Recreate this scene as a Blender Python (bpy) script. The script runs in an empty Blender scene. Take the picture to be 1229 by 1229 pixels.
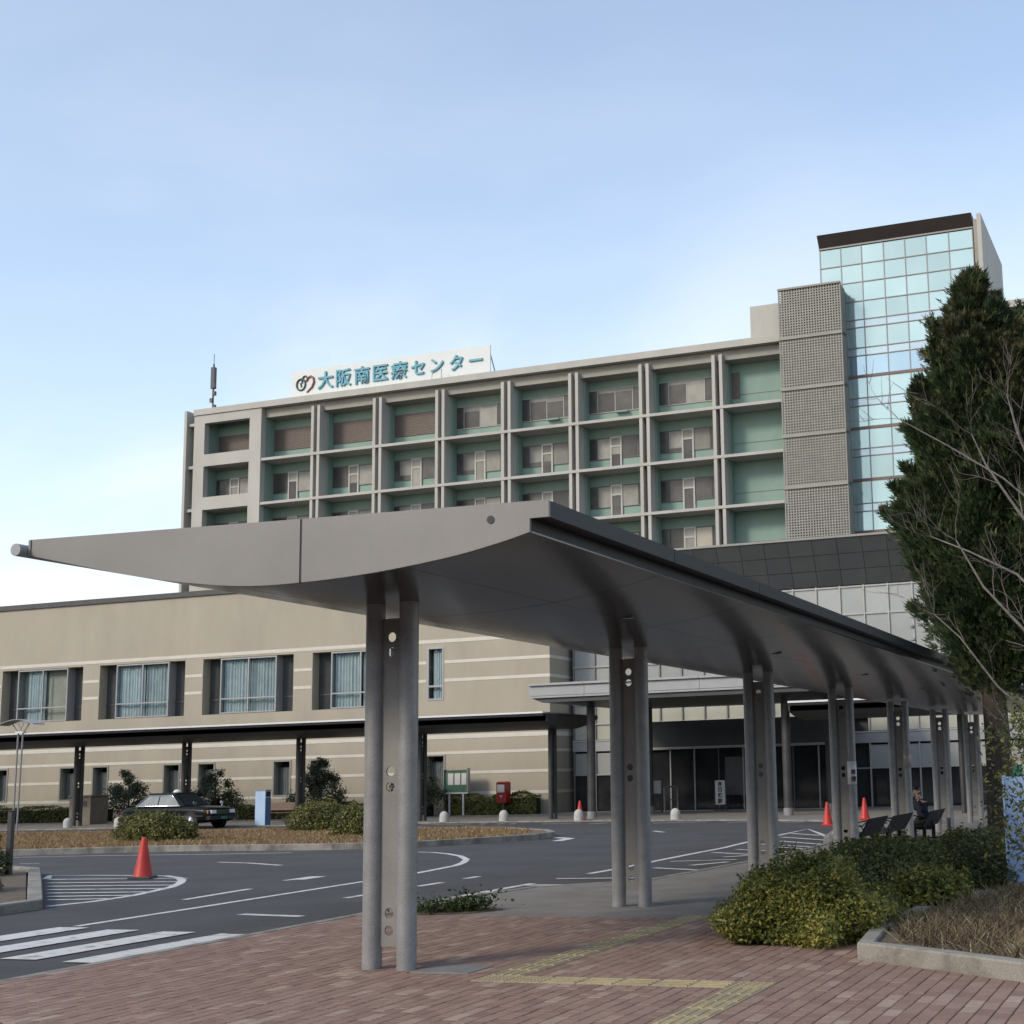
import bpy, bmesh, math, random
import numpy as np
from mathutils import Vector, Matrix

random.seed(7)
rng = np.random.default_rng(7)
SC = bpy.context.scene
COL = SC.collection
R = math.radians

# ------------------------------------------------------------------ camera
cam_d = bpy.data.cameras.new('camera')
cam = bpy.data.objects.new('camera', cam_d); COL.objects.link(cam)
SC.camera = cam
yaw, pit, rol = -.3314, .1560, -.0259
cy, sy, cp, sp = math.cos(yaw), math.sin(yaw), math.cos(pit), math.sin(pit)
fwd = Vector((sy*cp, cy*cp, sp)); rt = Vector((cy, -sy, 0)); up = rt.cross(fwd)
c_, s_ = math.cos(rol), math.sin(rol)
rt, up = c_*rt + s_*up, -s_*rt + c_*up
cam.matrix_world = Matrix(((rt.x, up.x, -fwd.x, 0), (rt.y, up.y, -fwd.y, 0), (rt.z, up.z, -fwd.z, 1.6), (0, 0, 0, 1)))
cam_d.sensor_fit = 'HORIZONTAL'; cam_d.sensor_width = 36
cam_d.lens = 36*1683.77/1229
cam_d.shift_x = (614.5-855.8)/1229; cam_d.shift_y = (659.36-614.5)/1229
cam_d.clip_start = .1; cam_d.clip_end = 2000

# ------------------------------------------------------------------ sky, sun, exposure
SUN_DIR = Vector((-.45, -.70, .52)).normalized()          # towards the sun: left, behind the camera
W = bpy.data.worlds.new('World'); SC.world = W; W.use_nodes = True
nt = W.node_tree; nt.nodes.clear()
out = nt.nodes.new('ShaderNodeOutputWorld'); bg = nt.nodes.new('ShaderNodeBackground')
sky = nt.nodes.new('ShaderNodeTexSky'); sky.sky_type = 'NISHITA'; sky.sun_disc = False
sky.sun_elevation = math.asin(SUN_DIR.z); sky.sun_rotation = math.atan2(SUN_DIR.x, SUN_DIR.y)
sky.air_density = 1.0; sky.dust_density = 1.0; sky.ozone_density = .35; sky.altitude = 50
tc = nt.nodes.new('ShaderNodeTexCoord')
sep = nt.nodes.new('ShaderNodeSeparateXYZ'); nt.links.new(tc.outputs['Generated'], sep.inputs[0])
addz = nt.nodes.new('ShaderNodeMath'); addz.operation = 'ADD'; addz.inputs[1].default_value = .22
nt.links.new(sep.outputs[2], addz.inputs[0])
absz = nt.nodes.new('ShaderNodeMath'); absz.operation = 'MAXIMUM'; absz.inputs[1].default_value = .05
nt.links.new(addz.outputs[0], absz.inputs[0])
dv = nt.nodes.new('ShaderNodeVectorMath'); dv.operation = 'DIVIDE'
cmb = nt.nodes.new('ShaderNodeCombineXYZ')
for i in range(3): nt.links.new(absz.outputs[0], cmb.inputs[i])
nt.links.new(tc.outputs['Generated'], dv.inputs[0]); nt.links.new(cmb.outputs[0], dv.inputs[1])
cn = nt.nodes.new('ShaderNodeTexNoise'); cn.inputs['Scale'].default_value = 1.1; cn.inputs['Detail'].default_value = 7
cn.inputs['Roughness'].default_value = .52; cn.inputs['Distortion'].default_value = .3
mp = nt.nodes.new('ShaderNodeMapping'); mp.inputs['Location'].default_value = (1.55, .3, 0); mp.inputs['Scale'].default_value = (1, 1.5, 1)
nt.links.new(dv.outputs[0], mp.inputs[0]); nt.links.new(mp.outputs[0], cn.inputs['Vector'])
cr = nt.nodes.new('ShaderNodeMapRange'); cr.interpolation_type = 'SMOOTHSTEP'
cr.inputs[1].default_value = .36; cr.inputs[2].default_value = .70; cr.inputs[3].default_value = .20; cr.inputs[4].default_value = .85
nt.links.new(cn.outputs[0], cr.inputs[0])
elv = nt.nodes.new('ShaderNodeMapRange'); elv.interpolation_type = 'SMOOTHSTEP'      # clouds gather towards the horizon, all round
elv.inputs[1].default_value = .12; elv.inputs[2].default_value = .46; elv.inputs[3].default_value = 1.; elv.inputs[4].default_value = .18
nt.links.new(sep.outputs[2], elv.inputs[0])
mulc = nt.nodes.new('ShaderNodeMath'); mulc.operation = 'MULTIPLY_ADD'; mulc.inputs[2].default_value = .09
nt.links.new(cr.outputs[0], mulc.inputs[0]); nt.links.new(elv.outputs[0], mulc.inputs[1])
mixc = nt.nodes.new('ShaderNodeMix'); mixc.data_type = 'RGBA'
nt.links.new(mulc.outputs[0], mixc.inputs[0]); nt.links.new(sky.outputs[0], mixc.inputs[6])
mixc.inputs[7].default_value = (4.35, 4.5, 4.6, 1)
nt.links.new(mixc.outputs[2], bg.inputs[0]); bg.inputs[1].default_value = .15
nt.links.new(bg.outputs[0], out.inputs[0])
sun_d = bpy.data.lights.new('sun', 'SUN'); sun_d.energy = 1.3; sun_d.angle = R(12); sun_d.color = (1, .90, .76)
sun = bpy.data.objects.new('sun', sun_d); COL.objects.link(sun)
sun.rotation_euler = (-SUN_DIR).to_track_quat('-Z', 'Y').to_euler(); sun.location = SUN_DIR*60
SC.view_settings.view_transform = 'Standard'; SC.view_settings.look = 'None'
SC.view_settings.gamma = 1; SC.view_settings.exposure = 0.78; SC.view_settings.use_curve_mapping = False
SC.cycles.max_bounces = 6; SC.cycles.diffuse_bounces = 3; SC.cycles.glossy_bounces = 3; SC.cycles.transparent_max_bounces = 8

# ------------------------------------------------------------------ materials
MATS = {}
def mat(name, c1, c2=None, scale=3.0, rough=.6, metal=0., bump=0., bscale=None, rand=0., island=False, stretch=None,
        spec=.5, coat=0., emis=None, detail=6, contrast=(.35, .65), ramp=None, fine=0.):
    m = bpy.data.materials.new(name); m.use_nodes = True
    t = m.node_tree; b = t.nodes['Principled BSDF']; L = t.links.new
    b.inputs['Roughness'].default_value = rough; b.inputs['Metallic'].default_value = metal
    b.inputs['Specular IOR Level'].default_value = spec; b.inputs['Coat Weight'].default_value = coat
    b.inputs['Coat Roughness'].default_value = .05
    c2 = c2 or c1
    geo = t.nodes.new('ShaderNodeNewGeometry')
    pos = geo.outputs['Position']
    if stretch:
        mpn = t.nodes.new('ShaderNodeMapping'); mpn.inputs['Scale'].default_value = stretch
        L(pos, mpn.inputs[0]); pos = mpn.outputs[0]
    n = t.nodes.new('ShaderNodeTexNoise'); n.inputs['Scale'].default_value = scale; n.inputs['Detail'].default_value = detail
    n.inputs['Roughness'].default_value = .6
    L(pos, n.inputs['Vector'])
    mr = t.nodes.new('ShaderNodeMapRange'); mr.inputs[1].default_value, mr.inputs[2].default_value = contrast
    L(n.outputs[0], mr.inputs[0])
    mx = t.nodes.new('ShaderNodeMix'); mx.data_type = 'RGBA'
    mx.inputs[6].default_value = (*c1, 1); mx.inputs[7].default_value = (*c2, 1)
    L(mr.outputs[0], mx.inputs[0])
    col = mx.outputs[2]
    if rand or ramp:
        oi = t.nodes.new('ShaderNodeObjectInfo')
        v = oi.outputs['Random']
        if island:
            ad = t.nodes.new('ShaderNodeMath'); ad.operation = 'ADD'; L(v, ad.inputs[0]); L(geo.outputs['Random Per Island'], ad.inputs[1])
            fr = t.nodes.new('ShaderNodeMath'); fr.operation = 'FRACT'; L(ad.outputs[0], fr.inputs[0]); v = fr.outputs[0]
        if ramp:
            rp = t.nodes.new('ShaderNodeValToRGB'); rp.color_ramp.interpolation = 'LINEAR'
            e = rp.color_ramp.elements
            e[0].position = ramp[0][0]; e[0].color = (*ramp[0][1], 1); e[1].position = ramp[-1][0]; e[1].color = (*ramp[-1][1], 1)
            for p_, c in ramp[1:-1]:
                k = e.new(p_); k.color = (*c, 1)
            L(v, rp.inputs[0])
            m2 = t.nodes.new('ShaderNodeMix'); m2.data_type = 'RGBA'; m2.blend_type = 'MULTIPLY'; m2.inputs[0].default_value = 1
            L(rp.outputs[0], m2.inputs[6]); L(col, m2.inputs[7]); col = m2.outputs[2]
        if rand:
            mr2 = t.nodes.new('ShaderNodeMapRange'); mr2.inputs[3].default_value = 1-rand; mr2.inputs[4].default_value = 1+rand
            L(v, mr2.inputs[0])
            vm = t.nodes.new('ShaderNodeVectorMath'); vm.operation = 'SCALE'
            L(col, vm.inputs[0]); L(mr2.outputs[0], vm.inputs['Scale']); col = vm.outputs[0]
    if fine:
        n3 = t.nodes.new('ShaderNodeTexNoise'); n3.inputs['Scale'].default_value = 90; n3.inputs['Detail'].default_value = 3
        L(geo.outputs['Position'], n3.inputs['Vector'])
        mr3 = t.nodes.new('ShaderNodeMapRange'); mr3.inputs[1].default_value = .3; mr3.inputs[2].default_value = .7
        mr3.inputs[3].default_value = 1-fine; mr3.inputs[4].default_value = 1+fine
        L(n3.outputs[0], mr3.inputs[0])
        vm3 = t.nodes.new('ShaderNodeVectorMath'); vm3.operation = 'SCALE'
        L(col, vm3.inputs[0]); L(mr3.outputs[0], vm3.inputs['Scale']); col = vm3.outputs[0]
    L(col, b.inputs['Base Color'])
    if bump:
        n2 = t.nodes.new('ShaderNodeTexNoise'); n2.inputs['Scale'].default_value = bscale or scale*6; n2.inputs['Detail'].default_value = 5
        L(geo.outputs['Position'], n2.inputs['Vector'])
        bp = t.nodes.new('ShaderNodeBump'); bp.inputs['Strength'].default_value = bump; bp.inputs['Distance'].default_value = .02
        L(n2.outputs[0], bp.inputs['Height']); L(bp.outputs[0], b.inputs['Normal'])
    if emis:
        b.inputs['Emission Color'].default_value = (*emis[0], 1); b.inputs['Emission Strength'].default_value = emis[1]
    MATS[name] = m
    return m

def leafmat(name, ramp, rough=.5, trans=.25, spec=.35):
    m = bpy.data.materials.new(name); m.use_nodes = True
    t = m.node_tree; b = t.nodes['Principled BSDF']; L = t.links.new
    b.inputs['Roughness'].default_value = rough; b.inputs['Specular IOR Level'].default_value = spec
    geo = t.nodes.new('ShaderNodeNewGeometry'); rp = t.nodes.new('ShaderNodeValToRGB')
    n = t.nodes.new('ShaderNodeTexNoise'); n.inputs['Scale'].default_value = 2.2; n.inputs['Detail'].default_value = 3
    L(geo.outputs['Position'], n.inputs['Vector'])
    ma = t.nodes.new('ShaderNodeMath'); ma.operation = 'MULTIPLY_ADD'; ma.inputs[1].default_value = 1.3; ma.inputs[2].default_value = -.65
    L(n.outputs[0], ma.inputs[0])
    ad = t.nodes.new('ShaderNodeMath'); ad.operation = 'ADD'; L(ma.outputs[0], ad.inputs[0]); L(geo.outputs['Random Per Island'], ad.inputs[1])
    e = rp.color_ramp.elements
    e[0].position = ramp[0][0]; e[0].color = (*ramp[0][1], 1); e[1].position = ramp[-1][0]; e[1].color = (*ramp[-1][1], 1)
    for p_, c in ramp[1:-1]:
        k = e.new(p_); k.color = (*c, 1)
    L(ad.outputs[0], rp.inputs[0]); L(rp.outputs[0], b.inputs['Base Color'])
    tr = t.nodes.new('ShaderNodeBsdfTranslucent'); L(rp.outputs[0], tr.inputs[0])
    ms = t.nodes.new('ShaderNodeMixShader'); ms.inputs[0].default_value = trans
    o = t.nodes['Material Output']
    L(b.outputs[0], ms.inputs[1]); L(tr.outputs[0], ms.inputs[2]); L(ms.outputs[0], o.inputs[0])
    MATS[name] = m
    return m

def glassmat(name, tint=(.75, .82, .82), refl=.12, rough=.02):
    m = bpy.data.materials.new(name); m.use_nodes = True
    t = m.node_tree; t.nodes.clear(); L = t.links.new
    o = t.nodes.new('ShaderNodeOutputMaterial'); ms = t.nodes.new('ShaderNodeMixShader')
    tr = t.nodes.new('ShaderNodeBsdfTransparent'); tr.inputs[0].default_value = (*tint, 1)
    gl = t.nodes.new('ShaderNodeBsdfGlossy'); gl.inputs['Roughness'].default_value = rough
    fr = t.nodes.new('ShaderNodeFresnel'); fr.inputs[0].default_value = 1.5
    ad = t.nodes.new('ShaderNodeMath'); ad.operation = 'ADD'; ad.inputs[1].default_value = refl; ad.use_clamp = True
    gn = t.nodes.new('ShaderNodeNewGeometry')                      # reflect at the outer face only
    iv = t.nodes.new('ShaderNodeMath'); iv.operation = 'SUBTRACT'; iv.inputs[0].default_value = 1; L(gn.outputs['Backfacing'], iv.inputs[1])
    mu = t.nodes.new('ShaderNodeMath'); mu.operation = 'MULTIPLY'; L(ad.outputs[0], mu.inputs[0]); L(iv.outputs[0], mu.inputs[1])
    L(fr.outputs[0], ad.inputs[0]); L(mu.outputs[0], ms.inputs[0]); L(tr.outputs[0], ms.inputs[1]); L(gl.outputs[0], ms.inputs[2])
    L(ms.outputs[0], o.inputs[0])
    MATS[name] = m
    return m

mat('asphalt', (.036, .036, .037), (.072, .071, .071), .55, .88, bump=.35, bscale=140, contrast=(.25, .75), fine=.4, detail=9)
mat('road_paint', (.56, .56, .54), (.16, .16, .16), 5, .75, contrast=(.52, .74), fine=.25, detail=10)
mat('concrete_pave', (.165, .152, .136), (.22, .204, .184), 1.8, .9, bump=.2, bscale=60, fine=.18)
mat('kerb_concrete', (.27, .255, .22), (.085, .078, .062), 2.6, .9, bump=.4, bscale=40, contrast=(.42, .75), fine=.2)
mat('sand_joint', (.11, .083, .065), (.16, .125, .10), 8, .95)
mat('brick', (.92, .92, .92), (1.1, 1.1, 1.1), 14, .85, bump=.3, bscale=120, island=True, fine=.16,
    ramp=[(0, (.20, .122, .092)), (.3, (.235, .148, .112)), (.55, (.255, .165, .127)), (.78, (.225, .14, .106)), (.92, (.29, .20, .155)), (1, (.33, .245, .19))])
mat('tactile', (.37, .295, .15), (.27, .225, .145), 6, .75, bump=.2, bscale=80, rand=.1, fine=.2)
mat('cover_plate', (.20, .20, .19), (.15, .15, .145), 6, .85, bump=.2)
mat('soil', (.13, .085, .05), (.19, .13, .08), 5, .95, bump=.6, bscale=40)
mat('dirt', (.10, .075, .05), (.15, .12, .085), 6, .95, bump=.6, bscale=50)
mat('wall_beige', (.385, .345, .27), (.335, .30, .234), .55, .85, bump=.06, bscale=30, stretch=(1, 1, .35), fine=.05)
mat('wall_stripe', (.60, .57, .49), (.54, .51, .44), 2, .8)
mat('coping_dark', (.045, .043, .042), (.06, .058, .055), 2, .5)
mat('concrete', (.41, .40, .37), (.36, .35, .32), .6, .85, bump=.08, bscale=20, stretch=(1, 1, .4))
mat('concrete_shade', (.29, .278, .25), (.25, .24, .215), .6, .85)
mat('green_wall', (.205, .30, .262), (.18, .27, .235), .8, .75, stretch=(1, 1, .4))
mat('louver_brown', (.13, .10, .085), (.10, .08, .07), 3, .6)
mat('frame_white', (.38, .38, .36), (.33, .33, .31), 4, .5)
mat('frame_dark', (.07, .07, .075), None, 4, .45)
mat('pane_dark', (.05, .048, .045), (.085, .08, .075), 1.2, .22, rand=.35, spec=.35)
mat('pane_blind', (.23, .225, .205), (.18, .177, .165), 1.5, .45, rand=.3, spec=.3)
mat('pane_blind_light', (.36, .33, .27), (.31, .285, .235), 2.5, .5, rand=.12, coat=.3)
mat('tower_glass', (.40, .53, .52), (.36, .49, .495), .35, .06, metal=.42, rand=.10)
mat('tower_glass_blue', (.36, .48, .54), (.33, .45, .51), .35, .05, metal=.6, rand=.08)
mat('spandrel_glass', (.42, .52, .55), (.39, .49, .53), .5, .10, metal=.45, rand=.06)
mat('mullion', (.20, .19, .18), None, 3, .5, metal=.2)
mat('mullion_brown', (.14, .09, .075), None, 3, .5)
mat('eave_brown', (.032, .024, .022), (.04, .031, .028), 1, .6)
mat('lattice_metal', (.28, .272, .245), (.24, .233, .21), 2, .7)
mat('lattice_back', (.075, .095, .095), (.055, .072, .072), 1, .4)
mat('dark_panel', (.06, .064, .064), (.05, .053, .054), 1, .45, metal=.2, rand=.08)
mat('curtain_pane', (.33, .34, .325), (.30, .31, .298), .8, .25, rand=.08, coat=.4)
mat('curtain_pane_warm', (.40, .39, .32), (.35, .345, .285), 1.2, .4, rand=.08, coat=.3)
mat('metal_light', (.34, .345, .35), (.30, .305, .31), 1.2, .45, metal=.25)
mat('metal_white', (.72, .72, .72), (.66, .66, .66), 2, .35)
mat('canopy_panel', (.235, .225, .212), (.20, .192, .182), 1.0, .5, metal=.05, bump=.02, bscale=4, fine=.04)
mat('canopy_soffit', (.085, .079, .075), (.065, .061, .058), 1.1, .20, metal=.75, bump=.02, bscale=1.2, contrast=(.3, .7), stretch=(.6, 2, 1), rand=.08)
mat('canopy_fascia', (.012, .012, .016), (.016, .016, .02), 2, .5, metal=.0, spec=.3, rand=.08)
mat('galv', (.285, .285, .285), (.215, .215, .215), 6, .5, metal=.15, bump=.05, bscale=60, fine=.16, contrast=(.3, .7))
mat('galv_plate', (.23, .222, .21), (.19, .184, .175), 3, .55, metal=.1, fine=.08)
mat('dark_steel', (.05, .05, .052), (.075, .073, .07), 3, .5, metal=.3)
mat('black', (.012, .012, .013), None, 3, .5)
mat('black_gloss', (.008, .010, .011), (.011, .013, .014), 2, .28, spec=.12, coat=.04)
mat('chrome', (.75, .75, .76), None, 3, .12, metal=1)
mat('tyre', (.02, .02, .02), None, 3, .8)
mat('rim', (.45, .45, .46), None, 3, .3, metal=.8)
mat('car_glass', (.13, .16, .15), (.20, .23, .22), 3, .08, coat=.5)
mat('car_glass_dark', (.03, .035, .04), None, 3, .05, coat=1)
mat('lamp_clear', (.75, .77, .8), None, 3, .1, coat=1)
mat('lamp_red', (.4, .02, .02), None, 3, .2, coat=1)
mat('lamp_orange', (.6, .2, .03), None, 3, .2, coat=1)
mat('cone_red', (.50, .028, .018), (.40, .022, .015), 6, .5)
mat('cone_base', (.03, .03, .032), (.05, .05, .05), 6, .7)
mat('stone_white', (.50, .48, .44), (.38, .37, .34), 9, .85, fine=.2)
mat('stone_brown', (.19, .165, .135), (.15, .13, .105), 3, .8, bump=.2)
mat('stone_brown_dark', (.06, .05, .045), None, 3, .6)
mat('post_red', (.34, .013, .013), (.28, .011, .011), 4, .4)
mat('paper', (.62, .62, .6), (.5, .5, .5), 30, .7, contrast=(.4, .6))
mat('board_green', (.06, .16, .09), (.05, .13, .075), 3, .5)
mat('blue_paint', (.30, .45, .68), (.26, .40, .62), 2, .45)
mat('blue_shaded', (.07, .14, .26), None, 2, .45)  # shade tone for the side of the blue pillar
mat('blue_light', (.42, .56, .72), (.36, .50, .68), 2, .5)
mat('wood_bench', (.12, .06, .04), (.09, .045, .03), 8, .6)
mat('wood_panel', (.34, .21, .12), (.28, .17, .095), 3, .5, stretch=(1, 1, 6))
mat('sign_white', (.56, .60, .60), (.52, .56, .56), .5, .5)
mat('letter_teal', (.035, .27, .36), (.03, .23, .32), 2, .4)
mat('letter_black', (.02, .025, .025), None, 2, .6)
mat('emblem_red', (.22, .06, .05), None, 2, .5)
mat('emblem_green', (.035, .07, .06), None, 2, .5)
mat('curtain_cloth', (.47, .50, .49), (.37, .41, .41), 1.5, .85, rand=.1)
mat('room_dark', (.05, .052, .055), None, 2, .8)
mat('room_beige', (.42, .38, .30), (.33, .30, .24), .7, .8)
mat('recess_glass', (.05, .053, .055), (.075, .078, .08), 1, .08, coat=.4)
glassmat('window_glass', (.90, .94, .95), .0)
mat('shop_dark', (.014, .016, .018), (.03, .03, .032), .9, .06, coat=.3)
mat('vending_green', (.02, .16, .10), None, 3, .35)
mat('skin', (.55, .33, .24), None, 3, .5)
mat('hair', (.012, .010, .009), None, 3, .45)
mat('jacket_navy', (.012, .014, .028), (.018, .02, .035), 12, .8)
mat('trouser_dark', (.02, .02, .022), (.03, .03, .032), 12, .85)
mat('cloth_grey', (.12, .12, .125), (.09, .09, .095), 12, .85)
mat('shoe', (.015, .014, .013), None, 3, .4)
mat('bark_brown', (.075, .055, .042), (.04, .03, .024), 7, .95, bump=.8, bscale=30, stretch=(4, 4, .7))
mat('bark_pale', (.21, .185, .165), (.13, .11, .10), 9, .9, bump=.3)
mat('bark_twig', (.17, .125, .115), (.12, .09, .08), 9, .9)
leafmat('leaf_conifer', [(0, (.012, .026, .012)), (.45, (.030, .056, .022)), (.75, (.056, .084, .030)), (1, (.11, .12, .042))], .6, .12)
leafmat('leaf_conifer_top', [(0, (.02, .03, .014)), (.5, (.05, .058, .024)), (1, (.11, .095, .042))], .6, .12)
leafmat('leaf_azalea', [(0, (.045, .062, .014)), (.4, (.115, .14, .028)), (.75, (.24, .235, .045)), (1, (.40, .33, .075))], .45, .3)
leafmat('leaf_azalea_dark', [(0, (.028, .042, .013)), (.45, (.068, .09, .024)), (.8, (.145, .15, .038)), (1, (.25, .22, .06))], .45, .3)
leafmat('leaf_hedge', [(0, (.04, .05, .015)), (.5, (.115, .125, .03)), (1, (.26, .24, .065))], .5, .25)
leafmat('leaf_tree', [(0, (.016, .028, .014)), (.5, (.038, .060, .028)), (1, (.09, .11, .055))], .4, .2)
leafmat('leaf_weed', [(0, (.02, .04, .012)), (.5, (.04, .07, .02)), (1, (.08, .10, .03))], .7, .3, .15)
leafmat('dry_grass', [(0, (.17, .10, .05)), (.45, (.30, .19, .10)), (.8, (.40, .29, .17)), (1, (.30, .27, .13))], .8, .25, .2)
leafmat('dead_shrub', [(0, (.07, .05, .03)), (.45, (.17, .12, .08)), (.75, (.27, .215, .135)), (.9, (.21, .205, .09)), (1, (.42, .38, .25))], .8, .2, .2)
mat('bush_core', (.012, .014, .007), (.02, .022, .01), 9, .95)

# ------------------------------------------------------------------ mesh helpers
BASE = {}
class MB:
    def __init__(s): s.v = []; s.f = []; s.sm = []
    def add(s, vs, fs, smooth=False):
        o = len(s.v); s.v += [tuple(p) for p in vs]
        for f in fs: s.f.append(tuple(i+o for i in f)); s.sm.append(smooth)
        return s
    def box(s, x0, x1, y0, y1, z0, z1):
        x0, x1 = min(x0, x1), max(x0, x1); y0, y1 = min(y0, y1), max(y0, y1); z0, z1 = min(z0, z1), max(z0, z1)
        return s.add([(x0, y0, z0), (x1, y0, z0), (x1, y1, z0), (x0, y1, z0), (x0, y0, z1), (x1, y0, z1), (x1, y1, z1), (x0, y1, z1)],
                     [(0, 3, 2, 1), (4, 5, 6, 7), (0, 1, 5, 4), (1, 2, 6, 5), (2, 3, 7, 6), (3, 0, 4, 7)])
    def bbox(s, x0, x1, y0, y1, z0, z1, b):
        "box whose top edges are chamfered by b"
        lo = [(x0, y0), (x1, y0), (x1, y1), (x0, y1)]; hi = [(x0+b, y0+b), (x1-b, y0+b), (x1-b, y1-b), (x0+b, y1-b)]
        vs = [(x, y, z0) for x, y in lo]+[(x, y, z1-b) for x, y in lo]+[(x, y, z1) for x, y in hi]
        fs = [(0, 3, 2, 1), (8, 9, 10, 11)]
        for k in range(2):
            for i in range(4):
                j = (i+1) % 4; fs.append((k*4+i, k*4+j, k*4+4+j, k*4+4+i))
        return s.add(vs, fs)
    def prism(s, poly, axis, a0, a1, smooth=False):
        n = len(poly)
        def P(u, v, a): return (a, u, v) if axis == 'x' else ((u, a, v) if axis == 'y' else (u, v, a))
        s.add([P(u, v, a0) for u, v in poly]+[P(u, v, a1) for u, v in poly], [tuple(range(n-1, -1, -1)), tuple(range(n, 2*n))])
        if smooth: s.add([P(u, v, a0) for u, v in poly]+[P(u, v, a1) for u, v in poly], [(i, (i+1) % n, n+(i+1) % n, n+i) for i in range(n)], True)
        else:
            o = len(s.v)-2*n
            for i in range(n):
                s.f.append((o+i, o+(i+1) % n, o+n+(i+1) % n, o+n+i)); s.sm.append(False)
        return s
    def strip(s, line, axis, a0, a1, smooth=True):
        n = len(line)
        def P(u, v, a): return (a, u, v) if axis == 'x' else (u, a, v)
        return s.add([P(u, v, a0) for u, v in line]+[P(u, v, a1) for u, v in line], [(i, i+1, n+i+1, n+i) for i in range(n-1)], smooth)
    def tube(s, pts, rad, n=8, caps=True, smooth=True):
        pts = [Vector(p) for p in pts]
        if not hasattr(rad, '__len__'): rad = [rad]*len(pts)
        rings = []; prev = None
        for i, p in enumerate(pts):
            d = (pts[min(i+1, len(pts)-1)]-pts[max(i-1, 0)])
            d = d.normalized() if d.length > 1e-9 else Vector((0, 0, 1))
            ref = prev if prev is not None and abs(prev.dot(d)) < .95 else (Vector((1, 0, 0)) if abs(d.x) < .8 else Vector((0, 1, 0)))
            a = (ref-d*ref.dot(d)).normalized(); b = d.cross(a); prev = a
            rings.append([p+(a*math.cos(2*math.pi*k/n)+b*math.sin(2*math.pi*k/n))*rad[i] for k in range(n)])
        vs = [v for r_ in rings for v in r_]; fs = []
        for i in range(len(rings)-1):
            for k in range(n): fs.append((i*n+k, i*n+(k+1) % n, (i+1)*n+(k+1) % n, (i+1)*n+k))
        s.add(vs, fs, smooth)
        if caps:
            s.add(rings[0], [tuple(range(n-1, -1, -1))]); s.add(rings[-1], [tuple(range(n))])
        return s
    def lathe(s, prof, c=(0, 0, 0), n=20, smooth=True):
        vs = []; fs = []
        for r_, z in prof:
            for k in range(n): vs.append((c[0]+r_*math.cos(2*math.pi*k/n), c[1]+r_*math.sin(2*math.pi*k/n), c[2]+z))
        for i in range(len(prof)-1):
            for k in range(n): fs.append((i*n+k, i*n+(k+1) % n, (i+1)*n+(k+1) % n, (i+1)*n+k))
        s.add(vs, fs, smooth)
        m = len(prof)-1
        if prof[0][0] > 1e-4: s.add([vs[k] for k in range(n)], [tuple(range(n-1, -1, -1))])
        if prof[m][0] > 1e-4: s.add([vs[m*n+k] for k in range(n)], [tuple(range(n))])
        return s
    def mesh(s, name, m, base=(0, 0, 0), k=1.):
        me = bpy.data.meshes.new(name)
        me.from_pydata([((x-base[0])*k, (y-base[1])*k, (z-base[2])*k) for x, y, z in s.v], [], s.f)
        me.polygons.foreach_set('use_smooth', s.sm)
        me.materials.append(MATS[m] if isinstance(m, str) else m)
        me.update()
        return me
    def build(s, name, m, parent=None):
        b, k = BASE[parent.name] if parent else ((0, 0, 0), 1.)
        o = bpy.data.objects.new(name, s.mesh(name, m, b, k)); COL.objects.link(o)
        if parent: o.parent = parent; BASE[o.name] = (b, k)
        return o

def tag(o, label=None, cat=None, group=None, kind=None):
    if label: o['label'] = label
    if cat: o['category'] = cat
    if group: o['group'] = group
    if kind: o['kind'] = kind
    return o
KF = 1.094
def far(p, k=KF): return (p[0]*k, p[1]*k, 1.6+(p[2]-1.6)*k)
def thing(name, label, cat, base=(0, 0, 0), k=1., group=None):
    o = bpy.data.objects.new(name, None); COL.objects.link(o); o.empty_display_size = .3
    o.location = far(base, k); BASE[o.name] = (tuple(base), k)
    return tag(o, label, cat, group)
UNIT = {}
def piece(name, m, parent, x0, x1, y0, y1, z0, z1):
    "one box-shaped piece; alike pieces share one unit mesh per material"
    if m not in UNIT: UNIT[m] = MB().box(-.5, .5, -.5, .5, -.5, .5).mesh('unit_'+m, m)
    b, k = BASE[parent.name]
    o = bpy.data.objects.new(name, UNIT[m]); COL.objects.link(o); o.parent = parent; BASE[o.name] = (b, k)
    o.location = (((x0+x1)/2-b[0])*k, ((y0+y1)/2-b[1])*k, ((z0+z1)/2-b[2])*k)
    o.scale = (abs(x1-x0)*k, abs(y1-y0)*k, abs(z1-z0)*k)
    return o
def copy_tree(o, parent=None):
    c = o.copy(); COL.objects.link(c); c.parent = parent
    for ch in list(o.children): copy_tree(ch, c)
    return c
def structure(o): o['kind'] = 'structure'; return o

def zg(y): return 0. if y < 20 else (-.15 if y > 31 else -.15*(y-20)/11)
def sheet(name, poly, off, m, kind='structure', cuts=(20, 31), label=None, parent=None):
    bm = bmesh.new()
    f = bm.faces.new([bm.verts.new((x, y, 0)) for x, y in poly])
    bmesh.ops.triangulate(bm, faces=[f])
    for c in cuts:
        bmesh.ops.bisect_plane(bm, geom=bm.verts[:]+bm.edges[:]+bm.faces[:], plane_co=(0, c, 0), plane_no=(0, 1, 0))
    for v in bm.verts: v.co.z = zg(v.co.y)+off
    bm.normal_update()
    for f in bm.faces:
        if f.normal.z < 0: f.normal_flip()
    me = bpy.data.meshes.new(name); bm.to_mesh(me); bm.free(); me.materials.append(MATS[m])
    o = bpy.data.objects.new(name, me); COL.objects.link(o)
    if parent: o.parent = parent
    elif kind: o['kind'] = kind
    return o
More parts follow.
